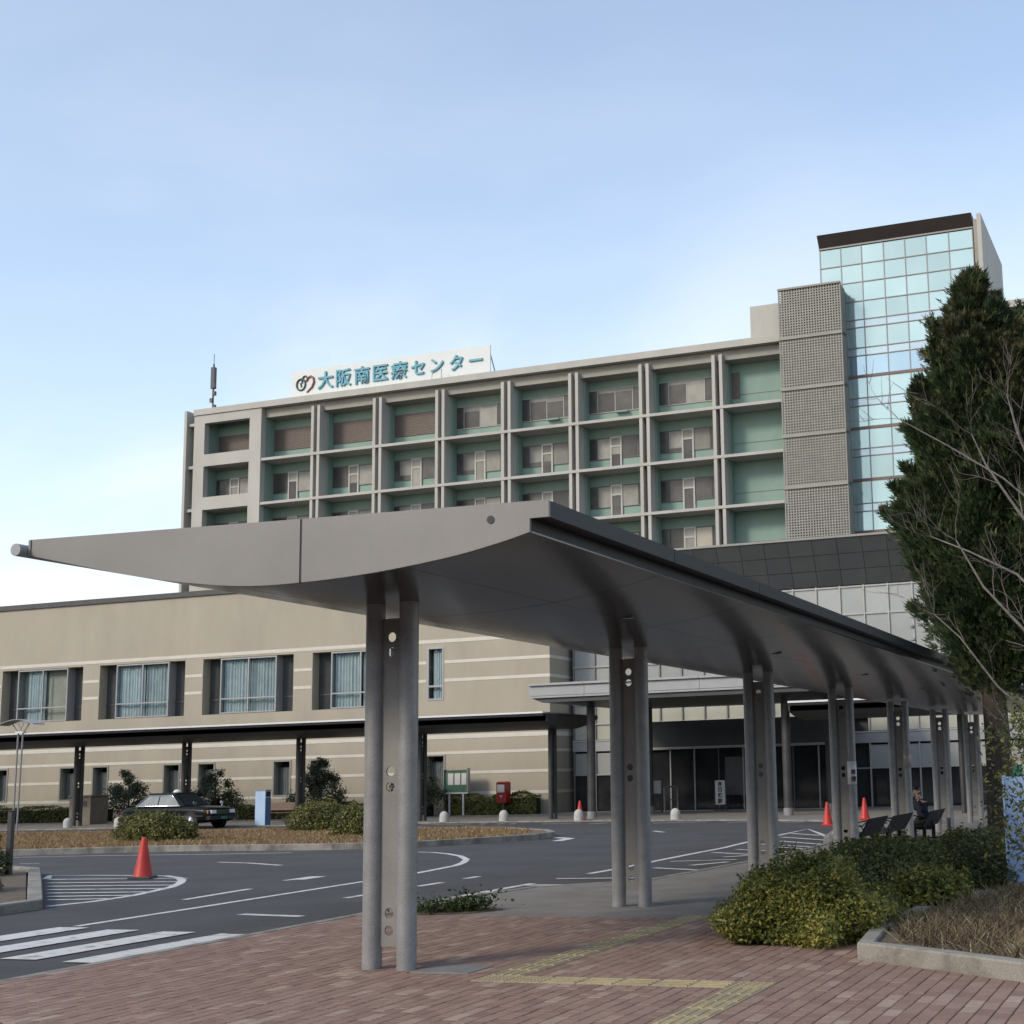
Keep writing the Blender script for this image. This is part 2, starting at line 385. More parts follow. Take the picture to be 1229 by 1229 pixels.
def ribbon(path, w, off, z=None, h=0.):
    "flat strip (h=0) or raised kerb (h>0) along a ground path, w to the left/right of it"
    b = MB(); L_ = []; R_ = []
    pts = []
    for (a, c) in zip(path[:-1], path[1:]):
        n = max(1, int(math.hypot(c[0]-a[0], c[1]-a[1])/2.5))
        pts += [(a[0]+(c[0]-a[0])*i/n, a[1]+(c[1]-a[1])*i/n) for i in range(n)]
    pts.append(path[-1])
    for i, p in enumerate(pts):
        a = pts[max(i-1, 0)]; c = pts[min(i+1, len(pts)-1)]
        dx, dy = c[0]-a[0], c[1]-a[1]; l = math.hypot(dx, dy) or 1
        nx, ny = -dy/l*w/2, dx/l*w/2
        L_.append((p[0]+nx, p[1]+ny)); R_.append((p[0]-nx, p[1]-ny))
    n = len(pts)
    if not h:
        b.add([(x, y, zg(y)+off) for x, y in L_]+[(x, y, zg(y)+off) for x, y in R_], [(i, n+i, n+i+1, i+1) for i in range(n-1)])
    else:
        vs = [(x, y, zg(y)-.05) for x, y in L_]+[(x, y, zg(y)+h-.015) for x, y in L_]+[(x*.93+xr*.07, y*.93+yr*.07, zg(y)+h) for (x, y), (xr, yr) in zip(L_, R_)]
        vs += [(x*.07+xr*.93, y*.07+yr*.93, zg(y)+h) for (x, y), (xr, yr) in zip(L_, R_)]+[(x, y, zg(y)+h-.015) for x, y in R_]+[(x, y, zg(y)-.05) for x, y in R_]
        fs = []
        for r_ in range(5):
            for i in range(n-1): fs.append((r_*n+i+1, r_*n+i, (r_+1)*n+i, (r_+1)*n+i+1))
        fs += [tuple(r_*n for r_ in range(6)), tuple(r_*n+n-1 for r_ in range(5, -1, -1))]
        b.add(vs, fs)
    return b

def text_mesh(ch, size, m, extrude=.02, bold=0., name='letter'):
    cu = bpy.data.curves.new('t', 'FONT'); cu.body = ch; cu.size = size; cu.extrude = extrude; cu.offset = bold
    cu.align_x = 'CENTER'; cu.align_y = 'CENTER'; cu.resolution_u = 3
    o = bpy.data.objects.new('t', cu); COL.objects.link(o)
    dg = bpy.context.evaluated_depsgraph_get()
    me = bpy.data.meshes.new_from_object(o.evaluated_get(dg)); me.name = name
    bpy.data.objects.remove(o); bpy.data.curves.remove(cu)
    xs = np.array([v.co[:] for v in me.vertices]) if len(me.vertices) else np.zeros((1, 3))
    c = (xs.min(0)+xs.max(0))/2
    me.transform(Matrix.Translation((-c[0], -c[1], 0)))
    me.transform(Matrix.Rotation(math.pi/2, 4, 'X'))         # faces -Y
    me.materials.clear(); me.materials.append(MATS[m])
    return me
def letter(ch, size, m, parent, loc, extrude=.02, bold=0., rotz=0):
    o = bpy.data.objects.new('letter', text_mesh(ch, size, m, extrude, bold)); COL.objects.link(o); o.parent = parent
    b, k = BASE[parent.name]
    o.location = tuple((loc[i]-b[i])*k for i in range(3)); o.scale = (k, k, k); o.rotation_euler.z = rotz
    return o

def leaf_mesh(name, P, N, size, m, aspect=.5, jitter=.5, curl=.0):
    "one diamond leaf per point P, lying roughly across direction N"
    n = len(P)
    N = N+rng.normal(0, jitter, (n, 3)); N /= np.linalg.norm(N, axis=1)[:, None]
    A = rng.normal(0, 1, (n, 3)); A -= N*(A*N).sum(1)[:, None]; A /= np.linalg.norm(A, axis=1)[:, None]
    B = np.cross(N, A)
    sz = (size*rng.uniform(.6, 1.35, n))[:, None]
    V = np.empty((n, 4, 3))
    V[:, 0] = P-A*sz; V[:, 1] = P+B*sz*aspect+N*sz*curl; V[:, 2] = P+A*sz; V[:, 3] = P-B*sz*aspect+N*sz*curl
    return quads(name, V, m)
def quads(name, V, m):
    n = len(V)
    me = bpy.data.meshes.new(name)
    me.vertices.add(n*4); me.vertices.foreach_set('co', V.reshape(-1).astype(np.float32))
    me.loops.add(n*4); me.loops.foreach_set('vertex_index', np.arange(n*4, dtype=np.int32))
    me.polygons.add(n); me.polygons.foreach_set('loop_start', np.arange(0, n*4, 4, dtype=np.int32))
    me.polygons.foreach_set('loop_total', np.full(n, 4, np.int32))
    me.materials.append(MATS[m]); me.update(calc_edges=True)
    return me
def blades(name, P, h, w, m, lean=.35):
    n = len(P)
    th = rng.uniform(0, 2*np.pi, n); hh = h*rng.uniform(.5, 1.3, n)
    D = np.stack([np.cos(th), np.sin(th), np.zeros(n)], 1)
    ln = rng.normal(0, lean, (n, 2))
    T = P+np.stack([ln[:, 0]*hh, ln[:, 1]*hh, hh], 1)
    V = np.empty((n, 4, 3)); V[:, 0] = P-D*w; V[:, 1] = P+D*w; V[:, 2] = T+D*w*.25; V[:, 3] = T-D*w*.25
    return quads(name, V, m)
def mo(name, me, parent=None, loc=None):
    o = bpy.data.objects.new(name, me); COL.objects.link(o)
    if parent: o.parent = parent
    if loc: o.location = loc
    return o

# ================================================================== GROUND, ROAD, PAVEMENT
sheet('ground', [(-400, -250), (400, -250), (400, 500), (-400, 500)], -.06, 'soil', cuts=(20, 31))
sheet('road', [(-160, -40), (-7.2, -40), (-7.2, 49), (-160, 49)], 0, 'asphalt')
# concrete pavement under the long canopy and along the buildings
PAVE = [(-9.62, 14.98), (-9.1, 18.28), (-7.85, 19.5), (-7.82, 22.2), (-7.9, 26.7), (-8.3, 31.5), (-9.2, 35), (-9.75, 38), (-10.4, 42), (-12, 45.2), (-15, 46.75),
        (-20, 47.7), (-25.5, 48.4), (-36.2, 47.75), (-47, 46.7), (-75, 44.5), (-75, 120), (40, 120), (40, 14.46), (-9.5, 14.46)]
sheet('pavement', PAVE, .035, 'concrete_pave')
kb = ribbon(PAVE[:16], .16, 0, h=.045)
structure(kb.build('kerb', 'kerb_concrete'))
kb = ribbon([(-9.2, 4), (-9.55, 9.2), (-9.6, 14.98)], .14, 0, h=.03); structure(kb.build('brick_edge_kerb', 'kerb_concrete'))
# markings
MARKS = [
(0.12,[(-12.51,13.35),(-12.57,15.57),(-12.73,19.65)]),(0.12,[(-13.63,16.54),(-13.84,18.26)]),(0.14,[(-20.08,25.41),(-18.99,25.03),(-17.6,24.16)]),
(0.3,[(-14.24,19.96),(-14.37,20.78)]),(0.12,[(-14.35,19.79),(-14.27,20.05)]),(0.14,[(-11.33,14.78),(-10.34,14.63)]),
(0.14,[(-19.55,20.11),(-20.36,21.03),(-19.27,21.09),(-18.27,21.02),(-17.62,20.9),(-17,20.46),(-16.41,19.85),(-15.98,19.28),(-15.51,18.51),(-15.01,17.11),(-14.89,16.17),(-15.04,15.51)]),
(0.15,[(-28.9,27.4),(-28.3,28.05),(-26.29,28.75),(-23.27,29.06),(-21.3,29.66)]),(0.14,[(-25.11,25.04),(-24.75,25.25)]),
(0.14,[(-19.03,29.61),(-17.7,29.54),(-17.16,29.32),(-16.39,28.62),(-15.47,27.56),(-14.51,26.12),(-13.91,24.9),(-13.51,23.9),(-13,21.71),(-12.73,19.7)]),
(0.12,[(-11.26,16.91),(-11.25,17.41)]),(0.13,[(-11.24,18.77),(-11.32,20.78)]),
(0.14,[(-9.8,15.35),(-9.7,16.2),(-9.63,18.95),(-9.72,22.52),(-10.25,27.91),(-10.72,33.37),(-11.04,39.85),(-9.84,36.79),(-8.74,33.81)]),
(0.14,[(-8.08,31.48),(-7.98,25.79),(-7.95,20.45)]),
(0.3,[(-17.5,36.43),(-16.62,35.64),(-16.42,34.39)]),
(0.15,[(-27.97,46.86),(-26.04,47.18)]),(0.15,[(-25.42,46.8),(-25.44,47.22)]),(0.15,[(-24.66,46.67),(-24.64,47.14)]),(0.15,[(-24.15,46.66),(-24.12,47.14)]),
(0.15,[(-22.68,46.26),(-21.28,46.55)]),(0.15,[(-20.6,45.7),(-20.19,46.52)]),(0.15,[(-18.18,45.68),(-16.35,46.08)]),(0.15,[(-15.41,45.55),(-14.07,46.13)]),
(0.15,[(-13.53,45.0),(-12.6,45.0)]),(0.15,[(-15.72,39.62),(-15.06,38.74)])]
HATCH = [(0.13,[(-19.33,19.92),(-16.63,20.26)]),(0.13,[(-18.65,19.21),(-16.2,19.5)]),(0.13,[(-18.01,18.56),(-15.75,18.85)]),(0.13,[(-17.42,17.95),(-15.4,18.24)]),
(0.13,[(-16.86,17.38),(-15.2,17.66)]),(0.13,[(-16.34,16.85),(-15.02,17.11)]),(0.13,[(-15.85,16.34),(-14.98,16.58)]),
(0.16,[(-9.67,17.86),(-9.03,17.76)]),(0.16,[(-9.63,18.95),(-8.26,19.12)]),(0.16,[(-9.65,20.19),(-8.2,20.39)]),
(0.16,[(-9.13,22.97),(-8.1,22.34)]),(0.16,[(-10.47,35.24),(-8.71,33.44)]),(0.16,[(-9.96,33.37),(-8.35,31.67)]),(0.16,[(-9.69,31.19),(-8.12,29.63)]),
(0.16,[(-9.07,26.5),(-8.71,27.1)]),(0.16,[(-8.72,23.69),(-8.38,24.77)]),(0.16,[(-10.2,32.2),(-8.3,30.6)]),(0.16,[(-9.9,29.8),(-8.15,28.3)]),(0.16,[(-9.95,28.4),(-8.1,26.9)]),(0.16,[(-9.6,25.0),(-8.5,25.6)]),(0.16,[(-10.76,37.19),(-9.61,35.9)])]
for grp, off in ((MARKS, .004), (HATCH, .0075)):
    for w, p in grp: structure(ribbon(p, w, off).build('road_marking', 'road_paint'))
for x, y0, y1 in ((-9.66, 10.62, 12.85), (-10.5, 10.72, 12.95), (-11.34, 10.75, 13.05), (-12.18, 10.85, 13.2)):
    structure(ribbon([(x-.22, y0), (x-.22, y1)], .44, .0095).build('crosswalk_bar', 'road_paint'))

# ---- brick paving, laid piece by piece
structure(sheet('brick_bed', [(-9.54, -20), (30, -20), (30, 14.46), (-9.54, 14.46)], .012, 'sand_joint'))
brick_root = bpy.data.objects['brick_bed']
TACT = [(-5.52, -5.22, 9.98, 14.78), (-5.52, -4.92, 9.98, 10.28), (-4.92, -3.42, 9.98, 10.28), (-3.42, -3.12, 5, 10.28)]
def blocked(x0, x1, y0, y1):
    for a, b, c, d in TACT+[(-6.28, -5.72, 10.33, 10.8)]:
        if x0 < b and x1 > a and y0 < d and y1 > c: return True
    # the kerbed bed on the right
    return False
BW, BL, J = .108, .218, .007
bricks = []
i = 0; x = -9.44
while x < .9:
    y = 6.6+(BL+J)/2*(i % 2)
    while y < 14.4:
        if not blocked(x-.002, x+BW+.002, y-.002, y+BL+.002):
            if y > 7.2+.05*abs(x) and (x+BW) > -1.25*y+.3: bricks.append((x, y))
        else:                                              # cut bricks along the yellow strips and the cover
            parts = [(x, x+BW, y, y+BL)]
            for a, b, c, d in TACT+[(-6.28, -5.72, 10.33, 10.8)]:
                nxt = []
                for (p, q, r_, t_) in parts:
                    if p >= b or q <= a or r_ >= d or t_ <= c: nxt.append((p, q, r_, t_)); continue
                    if p < a: nxt.append((p, a-.003, r_, t_))
                    if q > b: nxt.append((b+.003, q, r_, t_))
                    if r_ < c: nxt.append((max(p, a), min(q, b), r_, c-.003))
                    if t_ > d: nxt.append((max(p, a), min(q, b), d+.003, t_))
                parts = nxt
            for (p, q, r_, t_) in parts:
                if q-p > .016 and t_-r_ > .016: bricks.append((p, r_, t_-r_, q-p))
        y += BL+J
    x += BW+J; i += 1
me_b = MB().bbox(-.054, .054, -.109, .109, -.02, 0, .004).mesh('brick', 'brick')
whole = [b for b in bricks if len(b) == 2]
def in_view(b):
    y = b[1]; xx = b[0]
    return y > 7.95+(xx+8)*.175 and xx < -1.19-(y-9.14)*.12
vis = sorted([b for b in whole if in_view(b)], key=lambda b: math.hypot(b[0], b[1]))
near = set(vis[:300])
for b in vis[:300]:
    o = mo('brick', me_b, brick_root, (b[0]+.054, b[1]+.109, .037+random.uniform(-.0018, .0018)))
    o.rotation_euler = (random.gauss(0, .006), random.gauss(0, .010), random.gauss(0, .006))
rest = MB()
for b in bricks:
    if b in near: continue
    l = BL if len(b) == 2 else b[2]
    z = .037+random.uniform(-.0018, .0018)
    rest.bbox(b[0], b[0]+(BW if len(b) == 2 else b[3]), b[1], b[1]+l, .017, z, .003)
o = rest.build('brick_field', 'brick'); o.parent = brick_root; o['kind'] = 'stuff'

# ---- yellow tactile tiles
def tile_bar():
    b = MB().bbox(-.147, .147, -.147, .147, -.02, 0, .003)
    for k in range(4):
        x = -.1125+.075*k; b.bbox(x-.0175, x+.0175, -.135, .135, -.001, .006, .005)
    return b.mesh('tactile_tile', 'tactile')
def tile_dot():
    b = MB().bbox(-.147, .147, -.147, .147, -.02, 0, .003)
    for i in range(5):
        for j in range(5):
            b.lathe([(.015, -.001), (.011, .004), (.005, .006), (0, .006)], (-.12+.06*i, -.12+.06*j, 0), 6, False)
    return b.mesh('tactile_tile', 'tactile')
tb, td = tile_bar(), tile_dot()
def tile(me, x, y, rz=0):
    o = mo('tactile_tile', me, brick_root, (x, y, .040)); o.rotation_euler.z = rz
for k in range(15): tile(tb, -5.37, 10.43+.3*k)
for k in range(2): tile(td, -5.37+.3*k, 10.13)
for k in range(5): tile(tb, -4.77+.3*k, 10.13, R(90))
tile(td, -3.27, 10.13)
for k in range(9): tile(tb, -3.27, 9.83-.3*k)
tag(MB().bbox(-6.27, -5.73, 10.34, 10.79, .0, .041, .006).build('utility_cover', 'cover_plate'), 'grey concrete utility cover set in the bricks beside the nearest column', 'cover')
# drain grate on the road edge
g = thing('drain_grate', 'steel drain grating at the kerb beside the crosswalk', 'drain', (-9.85, 13.1, .004))
MB().box(-10.02, -9.69, 12.8, 13.45, .002, .006).build('pit', 'black', g)
for k in range(12):
    y = 12.82+.052*k; MB().box(-10.0, -9.71, y, y+.022, .006, .014).build('bar', 'dark_steel', g)

# ---- traffic island: kerb, soil, dry grass
ISL = [(-60, 26.5), (-40, 27.5), (-31.5, 27.9), (-29.22, 29.02), (-26.03, 30.85), (-21.08, 31.1), (-19.18, 31.94), (-18.3, 33.32), (-17.75, 34.4), (-17.45, 35.15), (-17.5, 36.4), (-18.4, 37.9),
       (-21.15, 40.2), (-24.5, 40.7), (-28, 41.2), (-34.6, 41.0), (-44, 40.6), (-60, 40)]
sheet('island_bed', [(x*.998-.05, y) for x, y in ISL], .135, 'soil')
structure(ribbon(ISL, .17, 0, h=.16).build('island_kerb', 'kerb_concrete'))
from mathutils.geometry import tessellate_polygon
def scatter(poly, n):
    tris = tessellate_polygon([[Vector((x, y, 0)) for x, y in poly]])
    P = np.array(poly); T = np.array([[P[a], P[b], P[c]] for a, b, c in tris])
    ar = np.abs(np.cross(T[:, 1]-T[:, 0], T[:, 2]-T[:, 0]))/2
    k = rng.choice(len(T), n, p=ar/ar.sum()); u = rng.random((n, 2)); fl = u.sum(1) > 1; u[fl] = 1-u[fl]
    return T[k, 0]+(T[k, 1]-T[k, 0])*u[:, :1]+(T[k, 2]-T[k, 0])*u[:, 1:]
poly_v = [(-42, 28.2), (-31.4, 28.3), (-29.1, 29.4), (-26, 31.15), (-21.1, 31.4), (-19.4, 32.2), (-18.5, 33.5), (-17.9, 35.2), (-18.7, 37.6), (-21.2, 39.9), (-24.5, 40.4), (-28, 40.9), (-34.6, 40.7), (-44, 40.3)]
Q = scatter(poly_v, 42000); Q = np.c_[Q, np.full(len(Q), -.15+.13)]
Q[:, 2] = np.where(Q[:, 1] < 31, -.15*(Q[:, 1]-20)/11, -.15)+.13
tag(mo('dry_grass', blades('dry_grass', Q, .085, .016, 'dry_grass', .7)), 'tan dry winter grass covering the traffic island', 'grass', kind='stuff')

# ---- kerbed bed at lower right and the one at left
BED = [(-2.75, 11.62), (-2.1, 11.2), (-1.3, 10.62), (-.2, 9.8), (3, 9.5), (3, 19), (-2.3, 18.4), (-2.66, 15.2), (-2.95, 13.0)]
sheet('planting_bed', [(-2.7, 11.7), (-2.1, 11.3), (-1.3, 10.75), (-.2, 9.95), (3, 9.6), (3, 18.9), (-2.25, 18.3), (-2.6, 15.2), (-2.88, 13.0)], .14, 'dirt')
structure(ribbon([(-2.85, 14.6), (-2.92, 12.9), (-2.76, 11.62), (-2.1, 11.2), (-1.3, 10.62), (-.2, 9.8), (3, 9.5)], .15, 0, h=.175).build('bed_kerb', 'kerb_concrete'))
Q = scatter([(-2.55, 11.85), (-2.05, 11.45), (-1.3, 10.9), (.4, 10.3), (.4, 16.5), (-2.3, 16.5), (-2.75, 13.0)], 15000)
Q = np.c_[Q, np.full(len(Q), .14)]
tag(mo('dead_ground_cover', blades('dead_ground_cover', Q, .12, .007, 'dead_shrub', .95)), 'brown dead ground cover filling the kerbed bed at lower right', 'ground cover', kind='stuff')
sheet('side_path', [(-3.4, 14.5), (-2.9, 14.5), (-2.6, 18.4), (-1.2, 18.6), (-1.2, 19.6), (-3.4, 19.4)], .04, 'concrete_pave', cuts=())
structure(ribbon([(-14.3, 9.0), (-14.9, 15.15), (-20.9, 21.2), (-26, 24)], .2, 0, h=.13).build('median_kerb', 'kerb_concrete'))
sheet('median_bed', [(-14.4, 9.0), (-15.0, 15.1), (-21.0, 21.1), (-26, 23.9), (-32, 16), (-24, 9)], .08, 'dirt')

# ================================================================== LONG WALKWAY CANOPY
def catmull(P, n=4):
    out_ = []
    for i in range(len(P)-1):
        p0, p1, p2, p3 = P[max(i-1, 0)], P[i], P[i+1], P[min(i+2, len(P)-1)]
        for k in range(n):
            t = k/n
            out_.append(tuple(.5*(2*p1[j]+(p2[j]-p0[j])*t+(2*p0[j]-5*p1[j]+4*p2[j]-p3[j])*t*t+(3*p1[j]-p0[j]-3*p2[j]+p3[j])*t**3) for j in range(2)))
    out_.append(P[-1])
    return out_
# soffit section, u measured from the column line, high edge (fascia) on +u, gutter edge on -u
SOF = catmull([(-2.50, 3.49), (-1.45, 3.25), (-.82, 3.145), (-.35, 3.095), (.15, 3.09), (.76, 3.12), (1.40, 3.19), (1.81, 3.265), (2.06, 3.325)], 5)
TOP = [(2.06, 3.55), (-2.50, 3.625)]
def holed_plate(w, z0, z1, holes, t, r, n=14):
    "upright plate in the XZ plane with round through-holes"
    b = MB(); hz = sorted(holes); prev = z0
    def wall(loop):
        m = len(loop)
    def face_pair(loop2d):
        for y, rev in ((-t/2, False), (t/2, True)):
            L_ = [(x, y, z) for x, z in loop2d]
            b.add(L_, [tuple(range(len(L_)))[::-1] if rev else tuple(range(len(L_)))])
    for z in hz:
        c0, c1 = z-r*1.25, z+r*1.25
        face_pair([(-w/2, prev), (w/2, prev), (w/2, c0), (-w/2, c0)])
        # cell with hole
        circ = [(r*math.cos(2*math.pi*k/n), z+r*math.sin(2*math.pi*k/n)) for k in range(n)]
        def sq(a):
            cx, sz_ = math.cos(a), math.sin(a); m = 1/max(abs(cx)/(w/2), abs(sz_)/(r*1.25)); return (cx*m, z+sz_*m)
        rim = [sq(2*math.pi*k/n) for k in range(n)]
        for k in range(n):
            j = (k+1) % n
            face_pair([rim[k], rim[j], circ[j], circ[k]])
            b.add([(circ[k][0], -t/2, circ[k][1]), (circ[j][0], -t/2, circ[j][1]), (circ[j][0], t/2, circ[j][1]), (circ[k][0], t/2, circ[k][1])], [(0, 1, 2, 3)])
        for sx in (-1, 1):
            for szz in (-1, 1):
                a = math.atan2(szz*r*1.25, sx*w/2)
                ks = sorted(range(n), key=lambda k: abs(((2*math.pi*k/n-a+math.pi) % (2*math.pi))-math.pi))[:2]
                face_pair([rim[ks[0]], (sx*w/2, z+szz*r*1.25), rim[ks[1]]])
        prev = c1
    face_pair([(-w/2, prev), (w/2, prev), (w/2, z1), (-w/2, z1)])
    b.add([(-w/2, -t/2, z1), (w/2, -t/2, z1), (w/2, t/2, z1), (-w/2, t/2, z1)], [(0, 1, 2, 3)])
    b.add([(-w/2, -t/2, z0), (w/2, -t/2, z0), (w/2, t/2, z0), (-w/2, t/2, z0)], [(3, 2, 1, 0)])
    return b
PLATE = holed_plate(.175, .2, 2.94, (.33, .47, 1.51, 1.64, 2.65, 2.78), .016, .042).mesh('column_plate', 'galv_plate')
PIPE = MB().lathe([(.0825, -.2), (.0825, 3.16)], n=28).mesh('pipe', 'galv')
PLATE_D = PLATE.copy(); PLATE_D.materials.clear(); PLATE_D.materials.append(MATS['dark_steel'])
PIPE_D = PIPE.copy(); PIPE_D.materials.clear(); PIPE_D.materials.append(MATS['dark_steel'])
def column(parent, loc, rz, k=1., dark=False, zs=1.):
    o = mo('column_plate', PLATE_D if dark else PLATE, parent, loc); o.rotation_euler.z = rz; o.scale = (k, k, k*zs)
    for sx in (-1, 1):
        mo('pipe', PIPE_D if dark else PIPE, o, (sx*.165, 0, 0))
    return o

UC = -6.54
cn_ = thing('walkway_canopy', 'long grey curved walkway canopy on paired round columns, running from the foreground to the entrance', 'canopy', (UC, 9, 0))
Y0, Y1 = 9.0, 44.3
sof = [(UC+u, z) for u, z in SOF]
# end panels, split by one joint
k_split = min(range(len(sof)), key=lambda i: abs(sof[i][0]+6.42))
def topz(u): return 3.625+(u+2.5)/(4.56)*(3.55-3.625)
left = [(sof[0][0]-.02, topz(-2.52))]+[(sof[0][0]-.02, sof[0][1])]+sof[:k_split]+[(-6.425, sof[k_split][1]), (-6.425, topz(.115))]
right = [(-6.405, topz(.135)), (-6.405, sof[k_split][1])]+sof[k_split+1:]+[(-4.475, 3.425), (-4.325, 3.425), (-4.325, 3.545), (-4.475, 3.552)]
pl = MB().prism(left, 'y', Y0-.03, Y0).build('end_panel', 'canopy_panel', cn_)
pr = MB().prism(right, 'y', Y0-.03, Y0).build('end_panel', 'canopy_panel', cn_)
rr = random.Random(3)
vb = MB()
vb.v = []; ring = [(-4.79+.03*math.cos(a*math.pi/8), 3.44+.03*math.sin(a*math.pi/8)) for a in range(16)]
vb.prism(ring, 'y', Y0-.036, Y0-.028); vb.build('drain_hole', 'black', pr)
MB().box(-6.425, -6.405, Y0-.025, Y0-.005, 3.1, 3.58).build('joint', 'black', pr)
# soffit panels
NP = 14; step = (Y1-Y0)/NP
proto = None
for i in range(NP):
    a, c = Y0+.005+i*step, Y0+(i+1)*step-.006
    for (i0, i1) in ((0, 13), (13, 27), (27, len(sof)-1)):
        run = [p for p in sof[i0:i1+1]]
        if i0: run[0] = (run[0][0]+.003, run[0][1])
        if i1 < len(sof)-1: run[-1] = (run[-1][0]-.003, run[-1][1])
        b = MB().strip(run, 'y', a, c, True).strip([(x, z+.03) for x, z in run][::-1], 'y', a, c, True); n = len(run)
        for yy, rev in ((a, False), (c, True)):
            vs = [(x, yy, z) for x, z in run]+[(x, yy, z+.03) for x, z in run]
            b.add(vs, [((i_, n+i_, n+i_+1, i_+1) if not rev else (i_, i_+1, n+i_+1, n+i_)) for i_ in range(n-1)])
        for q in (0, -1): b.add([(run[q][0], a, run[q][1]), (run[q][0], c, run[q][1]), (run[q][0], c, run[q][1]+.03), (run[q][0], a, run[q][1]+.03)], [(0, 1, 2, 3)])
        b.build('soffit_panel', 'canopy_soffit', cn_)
    x0, x1 = UC+2.065, UC+2.215
    MB().box(x0, x1, a, c, 3.425, 3.545).build('fascia_panel', 'canopy_fascia', cn_)
MB().prism([(UC+2.06, 3.34), (UC+2.064, 3.34), (UC+2.064, 3.5), (UC+2.06, 3.5)], 'y', Y0+.004, Y1).build('fascia_return', 'canopy_fascia', cn_)
MB().prism([(UC-2.49, 3.53), (UC+2.05, 3.46), (UC+2.05, 3.54), (UC-2.49, 3.615)], 'y', Y0+.004, Y1).build('roof_deck', 'metal_light', cn_)
MB().tube([(UC-2.575, Y0-.12, 3.535), (UC-2.575, Y1, 3.535)], .052, 14).build('gutter', 'metal_light', cn_)
MB().prism([(UC-2.522, 3.50), (UC-2.50, 3.50), (UC-2.50, 3.62), (UC-2.522, 3.62)], 'y', Y0-.04, Y1).build('gutter_edge', 'galv_plate', cn_)
for i in range(8):
    y = 10.47+5.27*i
    if y < Y1: column(cn_, (0, y-9, zg(y)+.02), 0)
for i in range(6):
    y = 13.1+5.27*i
    d = MB().prism([(-5.50, y-.03), (-5.38, y-.03), (-5.38, y+.03), (-5.50, y+.03)], 'z', 3.142, 3.165); d.build('downlight', 'frame_dark', cn_)
    MB().box(-5.49, -5.39, y-.02, y+.02, 3.139, 3.1415).build('lens', 'metal_white', bpy.data.objects[list(cn_.children)[-1].name])
# tags strapped round two of the columns
def column_tag(i, z0, z1, label, chars, bright):
    y = 10.47+5.27*i; x = UC+.165
    t = thing('column_sign', label, 'sign', (x, y, z0))
    MB().lathe([(.0845, 0), (.0875, 0), (.0875, z1-z0), (.0845, z1-z0)], (x, y, z0), 24).build('wrap', bright, t)
    for k, ch in enumerate(chars):
        letter(ch, .105, 'letter_black', t, (x+.047, y-.079, z1-.20-.13*k), .002, .002, R(30))
column_tag(3, 1.27, 1.70, 'white wrap-around sign with black characters on the fourth column pair', '禁煙', 'metal_white')
column_tag(4, 1.55, 1.92, 'small pale wrap-around notice on the fifth column pair', '', 'pane_blind_light')

# ------------------------------------------------------------------ canopies along the buildings (built in far scale)
def cross_canopy(name, label, x0, x1, yc, cols, tipped):
    t = thing(name, label, 'canopy', ((x0+x1)/2, yc, 0), KF)
    # section: front (towards the road) carries the fascia and its painted gleam
    sec = [(yc-u*.95, z+.10) for u, z in SOF]
    n = max(1, round((x1-x0)/5.3)); st = (x1-x0)/n
    for i in range(n):
        a, c = x0+i*st+.004, x0+(i+1)*st-.004
        b = MB().strip(sec, 'x', a, c, True)
        b.strip([(y, z+.03) for y, z in sec], 'x', a, c, True)
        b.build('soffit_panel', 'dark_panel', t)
        MB().box(a, c, yc-2.16, yc-1.98, 3.60, 3.68).build('fascia_panel', 'canopy_fascia', t)
        MB().box(a, c, yc-2.19, yc-1.95, 3.685, 3.745).build('gleam_trim', 'metal_white', t)  # pale edge strip, its sky gleam put into the white colour
    MB().prism([(yc-1.94, 3.6), (yc+2.35, 3.62), (yc+2.35, 3.72), (yc-1.94, 3.735)], 'x', x0+.02, x1-.02).build('roof_deck', 'metal_light', t)
    end = sec+[(yc-1.95, 3.68), (yc+2.375, 3.725)]
    MB().prism(end, 'x', x1-.002 if tipped > 0 else x0-.03, x1+.03 if tipped > 0 else x0+.002).build('end_panel', 'dark_steel', t)
    for cx in cols:
        o = column(t, ((cx-(x0+x1)/2)*KF, 0, .05*KF), R(90), KF, True, 1.02)
    return t
cross_canopy('walkway_canopy', 'dark curved walkway canopy with white edge and painted-in gleam along the beige wing', -66, -21.4, 46.0, [-22.1-5.3*k for k in range(6)], 1)
cross_canopy('walkway_canopy', 'dark walkway canopy with white edge and painted-in gleam right of the entrance, behind the long canopy', -12.7, 16, 46.1, [-7.5, -2.2, 3], -1)

# entrance canopy
ec = thing('entrance_canopy', 'flat pale metal entrance canopy in front of the glass doors', 'canopy', (-17, 48, 0), KF)
X0, X1, YF, YB = -22.3, -11.7, 44.5, 52.4
MB().box(X0+.25, X1-.25, YF+.25, YB, 4.14, 4.68).build('core', 'metal_light', ec)
n = 5; st = (X1-X0)/n
for i in range(n):
    a, c = X0+i*st+.006, X0+(i+1)*st-.006
    MB().box(a, c, YF+.05, YF+.24, 4.32, 4.66).box(a, c, YF+.02, YF+.24, 4.24, 4.305).build('fascia_panel', 'metal_light', ec)
    MB().box(a, c, YF-.04, YF+.24, 4.672, 4.75).build('top_trim', 'metal_light', ec)
for (sx, e) in ((X0, -1), (X1, 1)):
    for i in range(3):
        a = YF+.26+i*2.6; MB().box(sx+.05, sx+.24, a, a+2.58, 4.24, 4.66).build('fascia_panel', 'metal_light', ec) if e < 0 else MB().box(sx-.24, sx-.05, a, a+2.58, 4.24, 4.66).build('fascia_panel', 'metal_light', ec)
    MB().box(sx+(.0 if e < 0 else -.24), sx+(.24 if e < 0 else 0), YF+.26, YB, 4.672, 4.75).build('top_trim', 'metal_light', ec)
